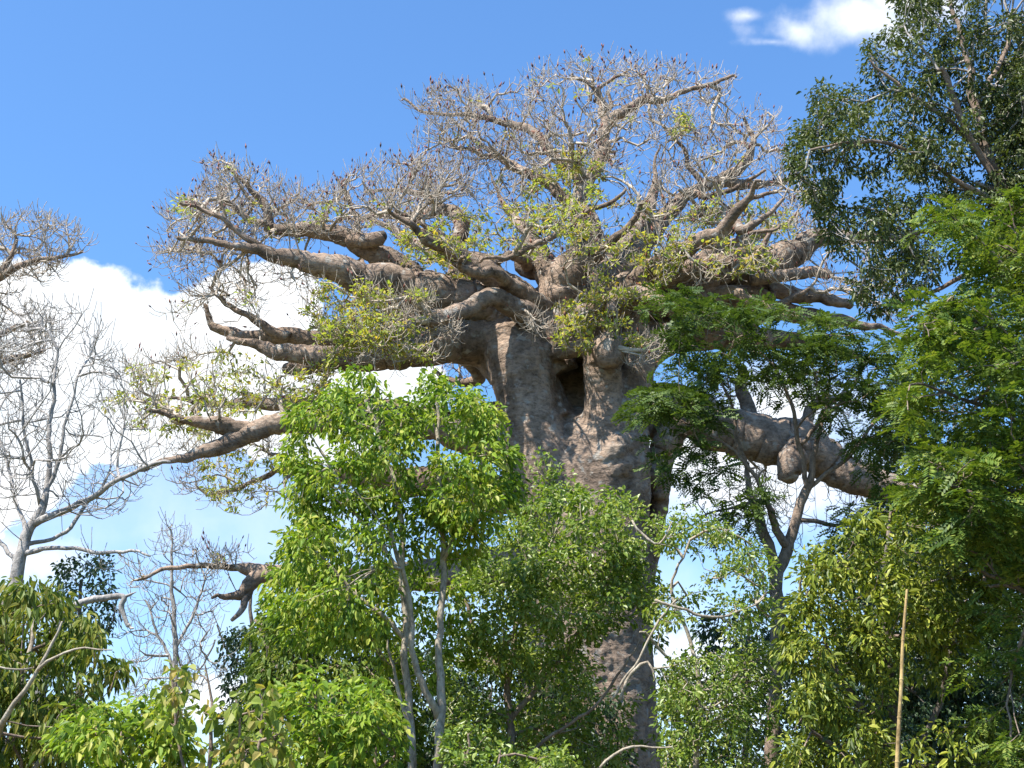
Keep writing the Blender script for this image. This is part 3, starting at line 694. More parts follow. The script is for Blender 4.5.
# yellow-green leaf tufts: centres in the picture turned to world columns
TUFT = [(580, 178, 24, .95), (560, 205, 40, .9), (530, 225, 30, .55), (470, 243, 36, .85), (430, 262, 38, .95), (400, 272, 24, .7), (345, 318, 40, .85), (372, 300, 28, .55), (320, 355, 22, .6),
        (300, 383, 30, .6), (245, 392, 46, .6), (200, 400, 40, .5), (150, 405, 40, .35), (600, 325, 46, .85), (640, 270, 44, .6), (735, 240, 44, .5), (690, 235, 30, .5), (680, 125, 12, .5), (240, 480, 40, .6),
        (330, 215, 14, .4), (400, 350, 30, .4), (620, 230, 36, .4), (560, 260, 30, .35), (455, 290, 20, .5), (180, 205, 14, .3), (760, 240, 40, .35)]


def project(P):
    d = P - CAM; c, s_ = math.cos(PITCH), math.sin(PITCH)
    z = d[:, 1] * c + d[:, 2] * s_; yv = -d[:, 1] * s_ + d[:, 2] * c
    return 512 + F * d[:, 0] / z, 384 - F * yv / z


qx, qy = project(sp); pl = np.zeros(len(sp))
for (cx, cy, rr_, pr) in TUFT: pl = np.maximum(pl, pr * ((qx - cx) ** 2 + (qy - cy) ** 2 < rr_ ** 2))
pl = np.maximum(pl, .012)
hasleaf = rng.random(len(sp)) < pl
g42 = pxm(42)
for li, o in enumerate(limb_objs):
    m = own == li
    if not m.any(): continue
    pcs = [frusta(A[m], B[m], ra[m], rb[m], dA[m], dB[m], 5)]
    s_ = so == li
    if s_.any():
        v, q, p3, d3 = twiglets(sp[s_], sdv[s_], 2, .50, RT * .85, rng, .6)
        pcs.append((v, q))
        k3 = np.repeat(istip[s_], 2); y3 = p3[:, 2]
        bud = (rng.random(len(p3)) < np.where(y3 > 19.0, .22, .06))
        if bud.sum():
            P_, D_ = p3[bud], nrm(d3[bud]); n_ = len(P_); ln = (.08 + .16 * rng.random(n_))[:, None]; aa = nrm(np.cross(D_, np.array([.3, .9, .1]))); bb = np.cross(D_, aa); wd = ln * .16
            mm = P_ + D_ * ln * .45
            Vb = np.stack([P_, mm + aa * wd, mm + bb * wd, mm - aa * wd, mm - bb * wd, P_ + D_ * ln], 1).reshape(-1, 3)
            tb = np.array([[0, 2, 1], [0, 3, 2], [0, 4, 3], [0, 1, 4], [5, 1, 2], [5, 2, 3], [5, 3, 4], [5, 4, 1]])
            Tb = (tb[None] + (np.arange(n_) * 6)[:, None, None]).reshape(-1, 3)
            ob = mesh_obj('buds', Vb, np.zeros((0, 4)), M['bud'], o, True, Tb)
    V, Q = join2(pcs); mesh_obj('twigs', V, Q, M['baobab_twig'], o)
    hl = s_ & hasleaf
    if hl.any():
        V, Q = spray(sp[hl] + np.array([0, 0, .06]), sdv[hl], 11, 7 * g42, 4.6 * g42, 2.4 * g42, rng, .1, .6)
        mesh_obj('leaves', V, Q, M['lf_yel'], o, False)
# hanging fruit
P0 = at(704, 203, 43.0)
Cf = np.array([[*(P0 + np.array([0, 0, .18])), .012], [*P0, .02], [*(P0 - [0, 0, .08]), .10], [*(P0 - [0, 0, .22]), .145], [*(P0 - [0.02, 0, .36]), .13], [*(P0 - [0.03, 0, .47]), .06]])
V, Q, T = tube(catmull(Cf, .04), 12, .05, 3); mesh_obj('fruit', V, Q, M['fruit'], bao, True, T)
# sawn end
c0 = trace([(377, 237.5, 40.52, 12)])[0]; V, Q, T = tube(np.array([[*c0[:3], .17], [*(c0[:3] + [.10, -.02, .02]), .185], [*(c0[:3] + [.2, -.05, .04]), .17]]), 14, .1, 2)
mesh_obj('cut_end', V, Q, M['cut'], limb_objs[2], True, T)

# ================================================================== OTHER TREES
# ---- bright green tree in front, left of the trunk
build_tree('broadleaf_tree', 'tall bright green tree with slender pale trunks, just left of the baobab trunk', 'tree', 26.0,
    [[(414, 905, 26, 12), (413, 768, 26, 9), (409, 700, 26, 7.5), (406, 640, 26, 7), (401, 570, 26, 6), (398, 500, 26, 5), (380, 440, 26, 4), (365, 395, 26, 3)],
     [(437, 905, 26, 13), (437, 768, 26, 10), (438, 715, 26, 9), (441, 640, 26.1, 7), (443, 560, 26.2, 6), (441, 500, 26.2, 5), (440, 430, 26.3, 4), (436, 385, 26.3, 2)],
     [(438, 718, 26, 8), (424, 690, 25.8, 7), (414, 650, 25.7, 6), (408, 590, 25.5, 5), (390, 530, 25.2, 4)],
     [(413, 735, 26, 5), (402, 700, 26, 4), (394, 668, 26, 3), (388, 640, 26, 2)],
     [(443, 560, 26.2, 5), (470, 500, 26, 4), (490, 440, 25.8, 3)], [(401, 570, 26, 5), (360, 520, 26, 4), (320, 450, 26, 3)], [(406, 640, 26, 5), (350, 590, 25.8, 4), (300, 540, 25.5, 3)]],
    [dict(poly=[(288, 428), (294, 410), (322, 398), (338, 378), (356, 362), (374, 372), (388, 392), (402, 404), (398, 440), (410, 470), (400, 500), (350, 510), (300, 500), (282, 470)], Y=25.6, T=1.5, edge=45, gaps=[(318, 448, 13), (340, 480, 10)]),
     dict(poly=[(398, 430), (410, 402), (428, 368), (446, 380), (470, 388), (490, 402), (502, 430), (515, 455), (516, 500), (500, 530), (450, 530), (415, 500), (400, 480)], Y=26, T=1.5, edge=45, gaps=[(425, 462, 14), (412, 482, 14)]),
     dict(poly=[(390, 495), (500, 500), (495, 535), (470, 560), (430, 556), (390, 550)], Y=26.3, T=1.0, edge=30, cover=2.4),
     dict(poly=[(285, 500), (340, 500), (392, 490), (396, 560), (390, 640), (330, 650), (282, 640), (270, 600), (280, 545)], Y=25.8, T=1.7, edge=50, cover=3.2, gaps=[(300, 520, 10), (358, 490, 8), (415, 512, 8)]),
     dict(poly=[(390, 550), (470, 550), (465, 620), (440, 690), (380, 690), (385, 620)], Y=28.2, T=1.0, cover=2.0)],
    M['palebark'], M['palebark'], M['lf_bright'], 101, leafpx=(7.0, 3.2), cover=3.7, perclump=28, rc=13, down=.55, rtip=.007, twig_frac=.4)

# ---- darker green tree behind it to the left
build_tree('broadleaf_tree', 'bushy mid green tree behind and left of the bright green pale trunked one', 'tree', 31.0,
    [[(320, 900, 31, 16), (318, 768, 31, 12), (310, 680, 31, 9), (300, 600, 31, 6), (310, 540, 31, 3)], [(318, 740, 31, 6), (280, 680, 31, 5), (255, 620, 31, 3)], [(318, 720, 31, 6), (360, 660, 31, 5), (380, 600, 31, 3)]],
    [dict(poly=[(310, 500), (330, 520), (350, 600), (400, 650), (420, 720), (410, 800), (225, 800), (222, 740), (250, 690), (252, 640), (262, 600), (272, 575), (285, 555)], T=2.2, edge=55)],
    M['brownbark'], M['brownbark'], M['lf_bright2'], 102, leafpx=(6.5, 2.8), cover=4.0, perclump=26, rc=13, down=.5)

# ---- centre tree in front of the trunk
build_tree('broadleaf_tree', 'rounded small leaved green tree hiding the lower half of the baobab trunk', 'tree', 30.0,
    [[(512, 905, 30, 16), (511, 768, 30, 10), (510, 720, 30, 8), (508, 680, 30, 7), (520, 620, 30, 5), (540, 560, 30, 3)], [(510, 720, 30, 6), (560, 660, 30, 5), (600, 600, 30, 4), (620, 540, 30, 3)],
     [(508, 680, 30, 6), (480, 640, 30, 4), (465, 600, 30, 3)], [(520, 760, 29.5, 4), (600, 700, 29, 3), (640, 640, 28.8, 2)]],
    [dict(poly=[(450, 610), (462, 570), (480, 548), (495, 535), (520, 510), (545, 490), (575, 484), (605, 485), (630, 500), (648, 520), (652, 548), (636, 575), (640, 600), (622, 625), (590, 640), (560, 660), (500, 670), (455, 655)], T=2.2, edge=55, gaps=[(500, 560, 6)]),
     dict(poly=[(440, 650), (500, 660), (580, 640), (606, 660), (600, 700), (590, 740), (600, 800), (435, 800), (445, 700)], T=1.6, Y=30.6, cover=2.4, edge=40),
     dict(poly=[(530, 450), (565, 445), (570, 490), (535, 500)], T=.5, edge=20, cover=.8),
     dict(poly=[(632, 590), (650, 555), (668, 600), (664, 690), (640, 650)], T=.5, edge=20, cover=1.0), dict(poly=[(598, 700), (640, 690), (668, 720), (660, 790), (600, 790)], T=.5, edge=20, cover=.7)],
    M['brownbark'], M['palebark'], M['lf_mid'], 103, leafpx=(5.2, 2.9), cover=3.9, perclump=28, rc=11, down=.25, rtip=.006)

# ---- feathery acacia right of the trunk
build_tree('acacia_tree', 'flat layered feathery acacia with dark forking trunk right of the baobab trunk', 'tree', 33.0,
    [[(768, 930, 33, 20), (772, 768, 33, 15), (776, 680, 33, 14), (779, 610, 33, 14), (777, 575, 33, 13), (788, 548, 33, 12), (797, 520, 33, 10), (806, 490, 33, 9), (812, 462, 33, 6), (822, 420, 33, 4), (830, 380, 33, 3)],
     [(777, 575, 33, 11), (768, 545, 33, 11), (757, 515, 33, 10), (748, 480, 33.2, 6), (738, 440, 33.4, 5), (728, 400, 33.5, 3), (715, 370, 33.5, 2)],
     [(788, 548, 33, 9), (775, 525, 32.6, 8), (765, 500, 32.4, 6), (752, 470, 32.2, 4), (720, 440, 32, 3), (690, 425, 32, 2)],
     [(806, 490, 33, 6), (800, 450, 32.8, 5), (790, 405, 32.5, 4), (778, 375, 32.4, 3), (750, 340, 32.4, 2)],
     [(806, 490, 33, 5), (835, 470, 33.3, 4), (860, 440, 33.6, 4), (885, 410, 33.8, 3)], [(800, 520, 33, 5), (840, 525, 33.5, 4), (880, 520, 34, 3)],
     [(797, 450, 33, 4), (830, 410, 33, 4), (850, 390, 33, 3), (868, 360, 33, 2)], [(765, 500, 33, 4), (740, 505, 32.5, 3), (700, 520, 32, 2)]],
    [dict(poly=[(640, 305), (662, 292), (700, 290), (740, 300), (790, 305), (840, 318), (870, 330), (900, 345), (900, 372), (850, 372), (800, 360), (740, 352), (700, 350), (655, 340), (645, 325)], Y=32.5, T=2.4, edge=25, cover=1.9, thr=.0, zsq=2.5, gaps=[(672, 322, 12), (705, 326, 13), (760, 326, 14), (735, 300, 9), (800, 322, 8), (790, 345, 12)]),
     dict(poly=[(665, 352), (720, 350), (790, 362), (850, 372), (910, 375), (915, 440), (880, 470), (850, 440), (800, 400), (760, 398), (700, 395), (668, 375)], Y=33, T=2.2, edge=25, cover=2.0, thr=.0, zsq=2.5, gaps=[(765, 400, 12), (690, 372, 10), (740, 372, 9)]),
     dict(poly=[(625, 395), (660, 385), (710, 392), (730, 415), (700, 440), (650, 435), (630, 415)], Y=32, T=1.3, edge=20, cover=2.2, zsq=2),
     dict(poly=[(650, 440), (700, 445), (740, 455), (720, 480), (690, 490), (660, 470)], Y=32, T=1, edge=20, cover=1.6, zsq=2),
     dict(poly=[(690, 490), (760, 485), (780, 515), (740, 535), (690, 540)], Y=32, T=1, edge=20, cover=1.0, zsq=2, gaps=[(715, 500, 8)]),
     dict(poly=[(860, 430), (920, 440), (930, 520), (880, 560), (830, 560), (820, 520), (870, 490)], Y=34, T=1.4, edge=25, cover=1.2, zsq=2)],
    M['brownbark'], M['brownbark'], M['lf_feather'], 104, leaf='frond', leafpx=(12, 5), cover=6, perclump=12, rc=14, pairs=6, up=.1, twig_frac=.7, seg=.3, flat=.4)

# ---- small twisted tree, lower right of the trunk
build_tree('thorny_tree', 'small loose green tree with pale twisted bare twigs beside the lower baobab trunk', 'tree', 28.0,
    [[(690, 930, 28, 9), (696, 768, 28, 6), (700, 700, 28, 5), (690, 640, 28, 4), (672, 590, 28, 3), (690, 540, 28, 2)],
     [(600, 768, 26, 3), (625, 750, 26, 3), (650, 746, 26, 2), (672, 747, 26, 1.5)],
     [(655, 600, 27, 3), (678, 605, 27, 3), (702, 615, 27, 3), (728, 617, 27, 2.5), (764, 598, 27, 1.5)],
     [(612, 700, 27, 3), (630, 670, 27, 2.5), (650, 640, 27, 2.5), (662, 612, 27, 2.5), (676, 600, 27, 2)],
     [(620, 700, 27, 3), (632, 670, 27, 3.5), (648, 658, 27, 3), (655, 680, 27, 2)], [(700, 700, 28, 3), (655, 640, 27.6, 3), (640, 632, 27.4, 2)], [(632, 520, 27, 2), (650, 540, 27, 3), (662, 545, 27, 2), (672, 522, 27, 1.5)]],
    [dict(poly=[(650, 505), (700, 500), (720, 520), (775, 560), (770, 620), (740, 640), (700, 620), (668, 640), (640, 610), (650, 585), (690, 590), (655, 545)], T=1.4, edge=28, cover=1.5, gaps=[(682, 570, 24), (712, 555, 10)]),
     dict(poly=[(655, 660), (700, 640), (735, 650), (745, 700), (750, 760), (740, 800), (660, 800), (662, 740)], T=1.5, edge=28, cover=2.3),
     dict(poly=[(735, 640), (770, 640), (785, 700), (780, 800), (745, 800), (740, 700)], T=1.2, Y=29, edge=25, cover=1.6)],
    M['palebark'], M['palebark'], M['lf_mid'], 105, leafpx=(4.8, 2.4), perclump=26, rc=11, down=.2, rtip=.008, twig_frac=.75, wig=.25)

# ---- tall dark tree, upper right
build_tree('evergreen_tree', 'tall dark leaved tree filling the upper right corner above the feathery tree', 'tree', 25.0,
    [[(1190, 960, 26, 46), (1150, 700, 26, 38), (1110, 480, 25.6, 30), (1060, 320, 25.2, 20), (1015, 225, 25, 14), (990, 160, 25, 10), (975, 100, 25, 8), (965, 50, 25, 6), (950, 0, 25, 4), (940, -50, 25, 3)],
     [(1080, 370, 25.4, 14), (1020, 300, 25, 10), (985, 250, 24.7, 7), (940, 230, 24.5, 5), (890, 240, 24.2, 4), (850, 240, 24, 2)],
     [(1000, 190, 25, 8), (965, 125, 24.6, 7), (945, 75, 24.3, 6), (938, 70, 24.2, 4)],
     [(985, 150, 25, 7), (940, 115, 24.8, 5), (905, 90, 24.6, 4), (870, 60, 24.4, 2)],
     [(1010, 220, 25, 8), (960, 180, 24.4, 5), (910, 150, 24, 4), (850, 140, 23.7, 3), (810, 150, 23.5, 2)],
     [(975, 110, 25, 5), (1000, 60, 25.4, 5), (1015, 10, 25.6, 4)], [(1040, 280, 25, 9), (980, 270, 25.4, 6), (930, 290, 25.8, 4), (880, 310, 26, 2)]],
    [dict(poly=[(870, 40), (900, 20), (928, 22), (950, 60), (990, 110), (970, 180), (900, 190), (840, 190), (830, 215), (812, 200), (788, 185), (785, 160), (795, 130), (815, 118), (810, 92), (835, 70), (858, 78)], T=1.6, edge=40, cover=3.1, thr=-.04, ns=1.2),
     dict(poly=[(815, 210), (850, 195), (900, 190), (970, 180), (1040, 200), (1040, 260), (960, 262), (925, 300), (880, 322), (858, 300), (838, 260)], T=1.6, edge=40, cover=2.9, thr=-.04, ns=1.2),
     dict(poly=[(905, -60), (1080, -60), (1080, 200), (1010, 200), (985, 130), (960, 70), (930, 20), (895, 10), (890, -30)], T=2.2, Y=25.6, edge=50, cover=3.8, thr=-.02, ns=1.0),
     dict(poly=[(1000, 60), (1080, 40), (1080, 260), (1000, 260), (985, 180)], T=2, Y=26, edge=50, cover=6)],
    M['brownbark'], M['greybark'], M['lf_dark'], 106, leafpx=(5.6, 2.5), perclump=26, rc=11, down=.4, rtip=.007, twig_frac=.6, maxr=.12)

# ---- feathery fresh green tree at right edge
build_tree('feathery_tree', 'light green feathery tree reaching in from the right edge above the lime green bush', 'tree', 19.0,
    [[(1150, 1000, 19, 34), (1120, 768, 19, 26), (1090, 600, 19, 18), (1060, 450, 19, 12), (1040, 330, 19, 8), (1030, 260, 19, 4)],
     [(1080, 560, 19, 9), (1020, 500, 18.6, 6), (960, 480, 18.2, 4), (920, 480, 18, 2)], [(1060, 450, 19, 8), (1000, 410, 18.6, 5), (940, 390, 18.3, 3), (910, 385, 18.1, 2)],
     [(1045, 370, 19, 6), (990, 330, 18.7, 4), (940, 310, 18.5, 3), (915, 300, 18.4, 2)], [(1035, 300, 19, 5), (990, 250, 18.8, 3), (950, 215, 18.7, 2)], [(1095, 640, 19, 8), (1020, 590, 18.6, 5), (970, 570, 18.2, 3)]],
    [dict(poly=[(1060, 180), (1000, 195), (950, 198), (925, 222), (940, 235), (985, 245), (970, 275), (1010, 290), (1060, 300)], Y=19, T=1.3, edge=30, cover=2.8, zsq=2.2, thr=0),
     dict(poly=[(1060, 285), (1000, 290), (955, 288), (900, 300), (890, 325), (920, 345), (905, 375), (895, 400), (905, 440), (925, 470), (900, 505), (930, 540), (980, 560), (1060, 600)], Y=19, T=1.8, edge=40, cover=3.0, zsq=2.0, thr=-.05),
     dict(poly=[(1060, 590), (990, 560), (965, 590), (990, 640), (960, 700), (1000, 800), (1060, 800)], Y=19.8, T=1.3, edge=40, cover=1.4, zsq=1.8)],
    M['darkbark'], M['brownbark'], M['lf_fresh'], 107, leaf='frond', leafpx=(19, 6), perclump=9, rc=19, pairs=8, up=.05, twig_frac=.8, seg=.25)

# ---- lime green bushy tree lower right
build_tree('broadleaf_tree', 'lime green bushy tree with hanging leaves behind the thin cane, lower right', 'tree', 21.0,
    [[(905, 1000, 21.5, 18), (900, 820, 21.5, 14), (890, 700, 21.5, 10), (885, 600, 21.5, 6), (890, 530, 21.5, 3)], [(895, 760, 21.5, 8), (850, 690, 21.3, 6), (815, 620, 21, 3)], [(897, 790, 21.5, 8), (940, 700, 21.5, 6), (960, 600, 21.4, 3)], [(900, 800, 21.5, 7), (840, 750, 21.2, 5), (800, 720, 21, 3)]],
    [dict(poly=[(800, 580), (808, 552), (828, 535), (850, 515), (870, 500), (905, 492), (940, 478), (985, 470), (1040, 490), (1040, 560), (1000, 590), (975, 640), (940, 650), (880, 640), (840, 640), (800, 620)], T=1.5, edge=45, cover=3.2, ns=1.5, thr=.02),
     dict(poly=[(780, 640), (790, 600), (830, 600), (900, 620), (905, 680), (880, 700), (885, 820), (770, 820), (778, 740), (782, 690)], T=1.4, edge=45, cover=3.2, ns=1.5, thr=.02),
     dict(poly=[(885, 640), (990, 600), (985, 650), (960, 690), (915, 690)], T=.8, Y=21.3, edge=30, cover=1.6, ns=1.3),
     dict(poly=[(910, 730), (960, 720), (1040, 690), (1040, 820), (900, 820)], T=1.2, Y=20.6, edge=30, cover=1.8, ns=1.3)],
    M['darkbark'], M['brownbark'], M['lf_lime'], 108, leafpx=(8.0, 3.0), cover=3.6, perclump=26, rc=13, down=.4, rtip=.005, twig_frac=.4)

# ---- lower left tree
build_tree('broadleaf_tree', 'green tree with long drooping leaves and a pale forked branch at the lower left edge', 'tree', 22.0,
    [[(-60, 1000, 22, 24), (-40, 860, 22, 16), (-12, 760, 21.2, 9), (6, 715, 20.6, 5.5), (24, 690, 20.4, 4.5), (42, 665, 20.3, 3.5), (50, 645, 20.3, 3), (62, 622, 20.3, 2)],
     [(38, 670, 20.3, 4), (65, 655, 20.2, 2.4), (85, 648, 20.1, 2), (112, 650, 20, 1.3)], [(32, 668, 20.3, 2), (15, 668, 20, 2), (-5, 666, 20, 2)],
     [(-30, 820, 22, 9), (10, 730, 22.5, 7), (30, 650, 22.8, 5), (30, 600, 23, 3)], [(-30, 820, 22, 8), (40, 760, 22.2, 5), (80, 700, 22.5, 3)]],
    [dict(poly=[(-40, 590), (0, 585), (12, 574), (40, 578), (62, 592), (80, 612), (105, 640), (96, 652), (128, 668), (95, 690), (105, 720), (70, 770), (40, 820), (-40, 820)], T=1.7, edge=45, Y=22.6, gaps=[])],
    M['palebark'], M['brownbark'], M['lf_lance'], 109, leafpx=(8.8, 3.2), cover=3.8, perclump=22, rc=14, down=.75, rtip=.006, twig_frac=.5, droop=.4)

# ---- shrubs along the bottom left
build_tree('leafy_shrub', 'bright green shrub at the bottom between the drooping leaved tree and round leaved shrub', 'shrub', 18.5,
    [[(110, 1050, 18.5, 14), (115, 900, 18.5, 8), (120, 800, 18.5, 5), (120, 740, 18.5, 3)], [(115, 880, 18.5, 5), (160, 800, 18.5, 4), (170, 740, 18.5, 2)], [(115, 900, 18.5, 5), (80, 800, 18.5, 4), (85, 745, 18.5, 2)]],
    [dict(poly=[(58, 735), (75, 712), (100, 700), (120, 708), (140, 696), (165, 700), (185, 720), (192, 760), (190, 840), (50, 840)], T=1.0, edge=35)],
    M['brownbark'], M['brownbark'], M['lf_bright'], 110, leafpx=(9.5, 4.2), cover=3.6, perclump=18, rc=15, down=.5)
build_tree('round_leaved_shrub', 'sparse shrub with round yellowing leaves against pale sky at the lower left', 'shrub', 17.0,
    [[(215, 1080, 17, 14), (212, 900, 17, 8), (208, 780, 17, 5), (212, 700, 17, 3), (205, 665, 17, 1.5)], [(212, 880, 17, 5), (250, 780, 17, 4), (262, 705, 17, 2)], [(212, 860, 17, 5), (182, 760, 17, 3), (172, 680, 17, 2)],
     [(212, 860, 17, 4), (235, 770, 16.8, 3), (236, 700, 16.7, 2)]],
    [dict(poly=[(160, 690), (168, 668), (195, 662), (205, 655), (215, 668), (205, 700), (240, 688), (280, 685), (276, 715), (240, 735), (210, 722), (180, 735), (165, 720)], T=.7, edge=25, cover=1.3, thr=-.02, ns=2),
     dict(poly=[(190, 740), (230, 735), (280, 720), (285, 760), (300, 800), (200, 800)], T=.7, edge=25, cover=1.3, ns=2, thr=0)],
    M['brownbark'], M['brownbark'], M['lf_round'], 111, leafpx=(9.5, 7.0), cover=1.5, perclump=8, rc=14, down=.6, twig_frac=1, upn=.5)
build_tree('leafy_shrub', 'bright green shrub at the bottom, directly left of the two slender pale trunks', 'shrub', 20.5,
    [[(320, 1030, 20.5, 14), (322, 900, 20.5, 9), (325, 800, 20.5, 6), (320, 720, 20.5, 3)], [(322, 880, 20.5, 5), (370, 790, 20.5, 4), (375, 720, 20.5, 2)], [(322, 890, 20.5, 5), (285, 800, 20.5, 4), (275, 730, 20.5, 2)]],
    [dict(poly=[(262, 745), (268, 700), (290, 678), (320, 668), (350, 672), (385, 690), (398, 720), (395, 768), (390, 840), (250, 840), (268, 790)], T=1.3, edge=40)],
    M['brownbark'], M['brownbark'], M['lf_bright'], 112, leafpx=(8.5, 4.0), cover=3.8, perclump=22, rc=14, down=.5)
build_tree('leafy_shrub', 'small leaved shrub at the bottom centre between the pale trunks and the brown stem', 'shrub', 25.0,
    [[(470, 980, 25, 10), (468, 860, 25, 7), (465, 780, 25, 4), (468, 735, 25, 2)], [(468, 850, 25, 4), (495, 790, 25, 3), (500, 750, 25, 2)]],
    [dict(poly=[(442, 768), (448, 735), (470, 718), (495, 728), (510, 750), (560, 745), (575, 768), (570, 840), (440, 840)], T=1.0, edge=30)],
    M['brownbark'], M['brownbark'], M['lf_mid'], 113, leafpx=(6, 3.4), cover=2.6, perclump=22, rc=12, down=.3)

# ---- leafless trees
build_tree('leafless_tree', 'slender leafless grey tree at the left edge with many fine upright twigs before the cloud', 'tree', 29.0,
    [[(-15, 930, 29, 26), (-8, 768, 29, 20), (0, 650, 29, 17), (8, 600, 29, 15), (16, 565, 29, 13), (28, 535, 29, 11), (40, 512, 29, 9), (47, 480, 29, 6), (50, 440, 29, 5), (52, 400, 29, 4), (58, 350, 29, 2.5)],
     [(34, 524, 29, 8), (58, 512, 28.8, 7), (85, 500, 28.5, 6), (112, 482, 28.2, 5), (140, 470, 28, 4), (170, 462, 27.8, 3)],
     [(20, 555, 29, 6), (45, 550, 28.8, 5), (70, 548, 28.6, 4), (100, 552, 28.4, 4), (130, 550, 28.2, 3), (150, 556, 28, 2)],
     [(24, 545, 29.0, 5), (45, 542, 29.2, 4), (58, 535, 29.4, 4), (75, 520, 29.6, 4), (100, 490, 29.8, 3), (110, 470, 30, 2)],
     [(28, 535, 29, 5), (15, 500, 29.4, 4), (5, 460, 29.7, 3), (-5, 420, 30, 2)], [(44, 490, 29, 5), (60, 460, 29, 4), (66, 420, 29, 3), (80, 370, 29, 2)],
     [(40, 505, 29, 4), (30, 470, 28.6, 3), (25, 430, 28.4, 3), (20, 380, 28.2, 2)], [(16, 565, 29, 5), (-10, 530, 29.5, 4), (-30, 500, 30, 3)]],
    [dict(poly=[(-20, 330), (20, 300), (70, 305), (105, 330), (125, 380), (150, 420), (165, 460), (130, 500), (110, 520), (60, 520), (-20, 540)], T=2.0, edge=40, cover=1.4, shell=1),
     dict(poly=[(60, 530), (150, 540), (160, 570), (90, 570)], T=.8, edge=20, cover=.3)],
    M['greybark'], M['greytwig'], M['lf_mid'], 120, leafpx=(6, 3), perclump=14, rc=10, rtip=.0085, twig_frac=1.0, up=.8, wig=.08, bare=dict(k=2, L=24, up=.5))
build_tree('leafless_tree', 'thin pale leafless tree far back against blue sky under the low left baobab limb', 'tree', 46.0,
    [[(182, 900, 46, 9), (179, 768, 46, 7), (176, 680, 46, 6), (174, 620, 46, 5), (172, 570, 46, 3), (171, 530, 46, 2)], [(176, 680, 46, 4), (160, 640, 46, 3), (145, 600, 46, 2)], [(175, 650, 46, 3), (192, 615, 46, 3), (205, 580, 46, 2)], [(177, 700, 46, 3), (200, 670, 46, 2), (215, 640, 46, 2)]],
    [dict(poly=[(110, 690), (118, 620), (140, 560), (165, 520), (190, 525), (212, 560), (225, 620), (225, 680), (190, 700), (150, 720)], T=2.2, edge=40, cover=1.1, shell=1)],
    M['greybark'], M['greytwig'], M['lf_mid'], 121, leafpx=(5, 2.5), perclump=11, rc=9, rtip=.010, twig_frac=1.0, up=.8, wig=.08, bare=dict(k=2, L=16, up=.6))
build_tree('baobab_tree', 'second baobab mostly outside the frame, crooked budding branches entering at left edge', 'tree', 44.0,
    [[(-330, 1010, 46, 190), (-325, 850, 46, 140), (-320, 650, 46, 130), (-318, 480, 46, 130), (-315, 400, 46, 110)], [(-315, 430, 45.6, 70), (-220, 360, 45, 44), (-120, 318, 44.5, 24), (-50, 298, 44.2, 14), (0, 276, 44, 9), (30, 263, 43.8, 6), (60, 257, 43.6, 4), (82, 252, 43.5, 2.5)],
     [(-315, 450, 45.6, 70), (-200, 430, 45, 40), (-100, 398, 44.5, 22), (-40, 378, 44.2, 12), (0, 364, 44, 8), (30, 356, 43.8, 5), (45, 350, 43.7, 3)],
     [(-60, 385, 44.3, 12), (-20, 345, 44.0, 8), (10, 330, 43.8, 6), (28, 322, 43.7, 4)], [(0, 276, 44, 7), (12, 255, 43.8, 5), (15, 235, 43.7, 3)]],
    [dict(poly=[(-60, 230), (0, 220), (40, 212), (75, 228), (92, 252), (70, 268), (30, 285), (-60, 300)], T=2, edge=30, cover=1.5, shell=1),
     dict(poly=[(-60, 300), (20, 292), (45, 310), (60, 330), (50, 352), (20, 372), (-60, 385)], T=2, edge=30, cover=1.6, shell=1)],
    M['baobab'], M['baobab_twig'], M['lf_yel'], 122, leafpx=(5, 2.5), perclump=9, rc=9, rtip=.0125, twig_frac=1.0, up=.4, wig=.15, bare=dict(k=4, L=14, up=.6), maxr=.3, rcap=.1)
# dead snag in front of the blue sky at lower left
build_snag = thing('dead_snag', 'weathered broken dead limb bent sharply down at its tip above the lower left tree', 'dead tree', (0, 0, 0))
C = catmull(trace([(20, 960, 27, 26), (28, 800, 27, 20), (40, 690, 27, 14), (58, 625, 27, 12), (76, 606, 27, 8), (90, 600, 27, 7), (105, 598, 27, 6.5), (119, 596, 27, 6), (124, 598, 27, 6), (121, 606, 27, 6), (124, 616, 27, 4.5), (128, 626, 27, 4)]), .08)
V, Q, T = tube(C, 12, .25, 5); mesh_obj('trunk', V, Q, M['greybark'], build_snag, True, T)
for pp in ([(124, 597, 27, 4), (129, 595, 27, 3), (136, 592, 26.9, 1)], [(128, 624, 27, 4), (131, 628, 27, 3), (134, 628, 26.9, 1)]):
    V, Q, T = tube(catmull(trace(pp), .05), 7, .1, 3); mesh_obj('branch', V, Q, M['greybark'], build_snag, True, T)

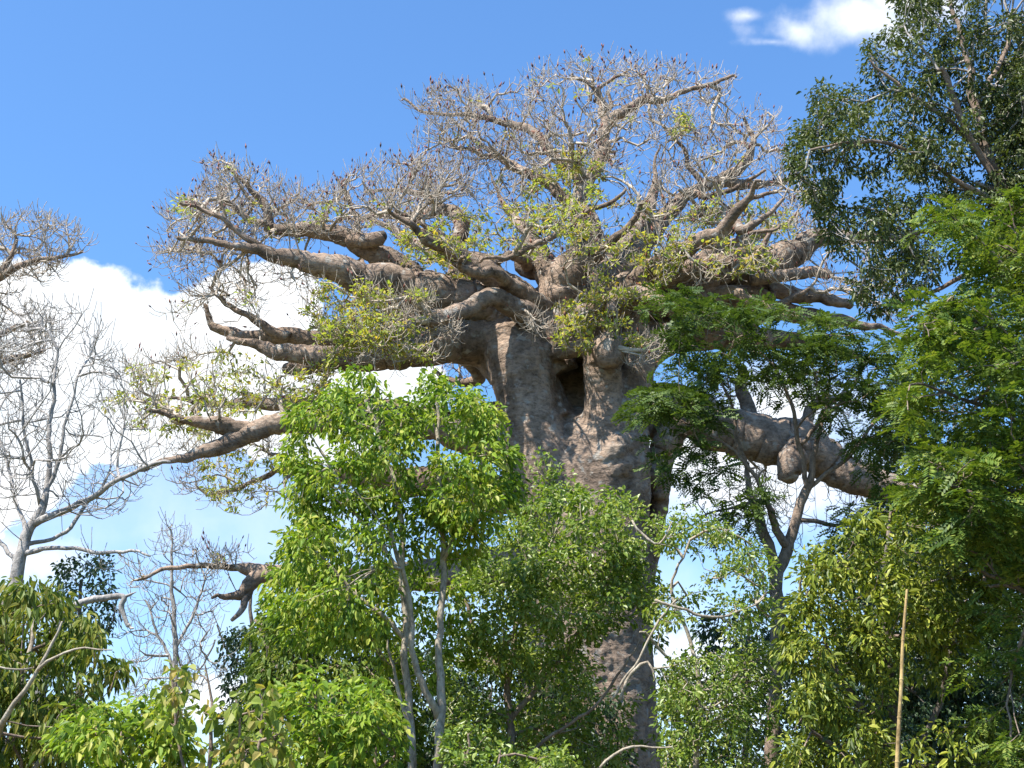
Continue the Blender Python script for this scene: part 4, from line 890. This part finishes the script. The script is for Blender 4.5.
# ---- dark trees further back
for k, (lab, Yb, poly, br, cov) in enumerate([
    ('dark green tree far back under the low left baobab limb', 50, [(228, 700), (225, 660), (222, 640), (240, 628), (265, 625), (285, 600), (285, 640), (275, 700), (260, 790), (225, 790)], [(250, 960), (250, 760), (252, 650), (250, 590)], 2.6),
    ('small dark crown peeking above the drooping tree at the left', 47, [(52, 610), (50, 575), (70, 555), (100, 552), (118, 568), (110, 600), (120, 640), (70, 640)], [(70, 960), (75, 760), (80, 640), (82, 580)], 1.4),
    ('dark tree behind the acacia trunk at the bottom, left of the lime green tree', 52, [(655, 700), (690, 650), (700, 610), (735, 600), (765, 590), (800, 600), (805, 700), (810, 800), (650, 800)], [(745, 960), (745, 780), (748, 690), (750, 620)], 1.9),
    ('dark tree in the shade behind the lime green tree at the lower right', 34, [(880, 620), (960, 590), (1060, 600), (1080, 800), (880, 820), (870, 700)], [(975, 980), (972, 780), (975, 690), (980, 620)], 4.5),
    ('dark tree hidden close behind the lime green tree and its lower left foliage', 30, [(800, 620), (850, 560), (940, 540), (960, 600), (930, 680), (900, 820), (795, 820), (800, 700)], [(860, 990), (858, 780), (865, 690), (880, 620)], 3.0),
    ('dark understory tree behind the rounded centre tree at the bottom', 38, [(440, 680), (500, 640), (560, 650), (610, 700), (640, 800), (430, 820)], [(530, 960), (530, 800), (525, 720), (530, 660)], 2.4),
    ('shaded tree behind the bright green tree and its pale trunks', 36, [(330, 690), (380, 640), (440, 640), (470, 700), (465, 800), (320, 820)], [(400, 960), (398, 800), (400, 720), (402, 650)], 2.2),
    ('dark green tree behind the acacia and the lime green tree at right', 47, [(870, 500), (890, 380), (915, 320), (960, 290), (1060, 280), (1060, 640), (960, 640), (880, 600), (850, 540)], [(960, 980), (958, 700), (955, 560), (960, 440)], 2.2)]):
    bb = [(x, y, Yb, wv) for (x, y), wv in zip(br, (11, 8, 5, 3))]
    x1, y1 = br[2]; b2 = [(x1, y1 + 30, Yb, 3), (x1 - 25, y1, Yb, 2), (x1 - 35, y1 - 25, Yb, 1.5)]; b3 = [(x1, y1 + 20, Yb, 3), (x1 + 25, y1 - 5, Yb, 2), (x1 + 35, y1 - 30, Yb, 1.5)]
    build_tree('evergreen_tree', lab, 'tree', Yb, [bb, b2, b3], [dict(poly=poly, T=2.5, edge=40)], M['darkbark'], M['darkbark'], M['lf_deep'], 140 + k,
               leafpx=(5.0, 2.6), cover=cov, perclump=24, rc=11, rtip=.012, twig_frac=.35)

# ---- cane
cane = thing('cane_pole', 'single thin straw coloured dry cane standing before the lime green tree', 'pole', (0, 0, 0))
C = catmull(trace([(890, 1130, 15, 5.2), (895, 900, 15, 4.6), (897, 768, 15, 4.2), (901, 690, 15, 3.7), (903, 640, 15, 3.2), (907, 590, 15, 2.4)]), .05)
nodes_ = [tube(C, 10, .03, 1)]
for i in range(6, len(C), 9):
    c = C[i]; d = nrm(C[min(i + 1, len(C) - 1), :3] - c[:3])
    nodes_.append(tube(np.array([[*(c[:3] - d * .012), c[3] * 1.0], [*c[:3], c[3] * 1.28], [*(c[:3] + d * .012), c[3] * 1.0]]), 10, 0, 0, cap=False))
V, Q, T = join_tubes(nodes_); mesh_obj('stalk', V, Q, M['bamboo'], cane, True, T)

# ---- undergrowth on the ground
rng = np.random.default_rng(5); n = 2600
P = np.column_stack([rng.uniform(-28, 28, n), rng.uniform(9, 60, n), np.full(n, .25)]); P[:, 2] = .1 + rng.random(n) * .7
V, Q = spray(P, np.tile([0, 0, 1.0], (n, 1)), 12, .45, .22, .09, rng, .1, .8)
ug = mesh_obj('undergrowth', V, Q, M['lf_bright2'], None, False); ug['kind'] = 'stuff'; ug['label'] = 'low green undergrowth covering the forest floor'; ug['category'] = 'undergrowth'
tot = sum(len(o.data.polygons) for o in sc.objects if o.type == 'MESH'); print('POLYS', tot)
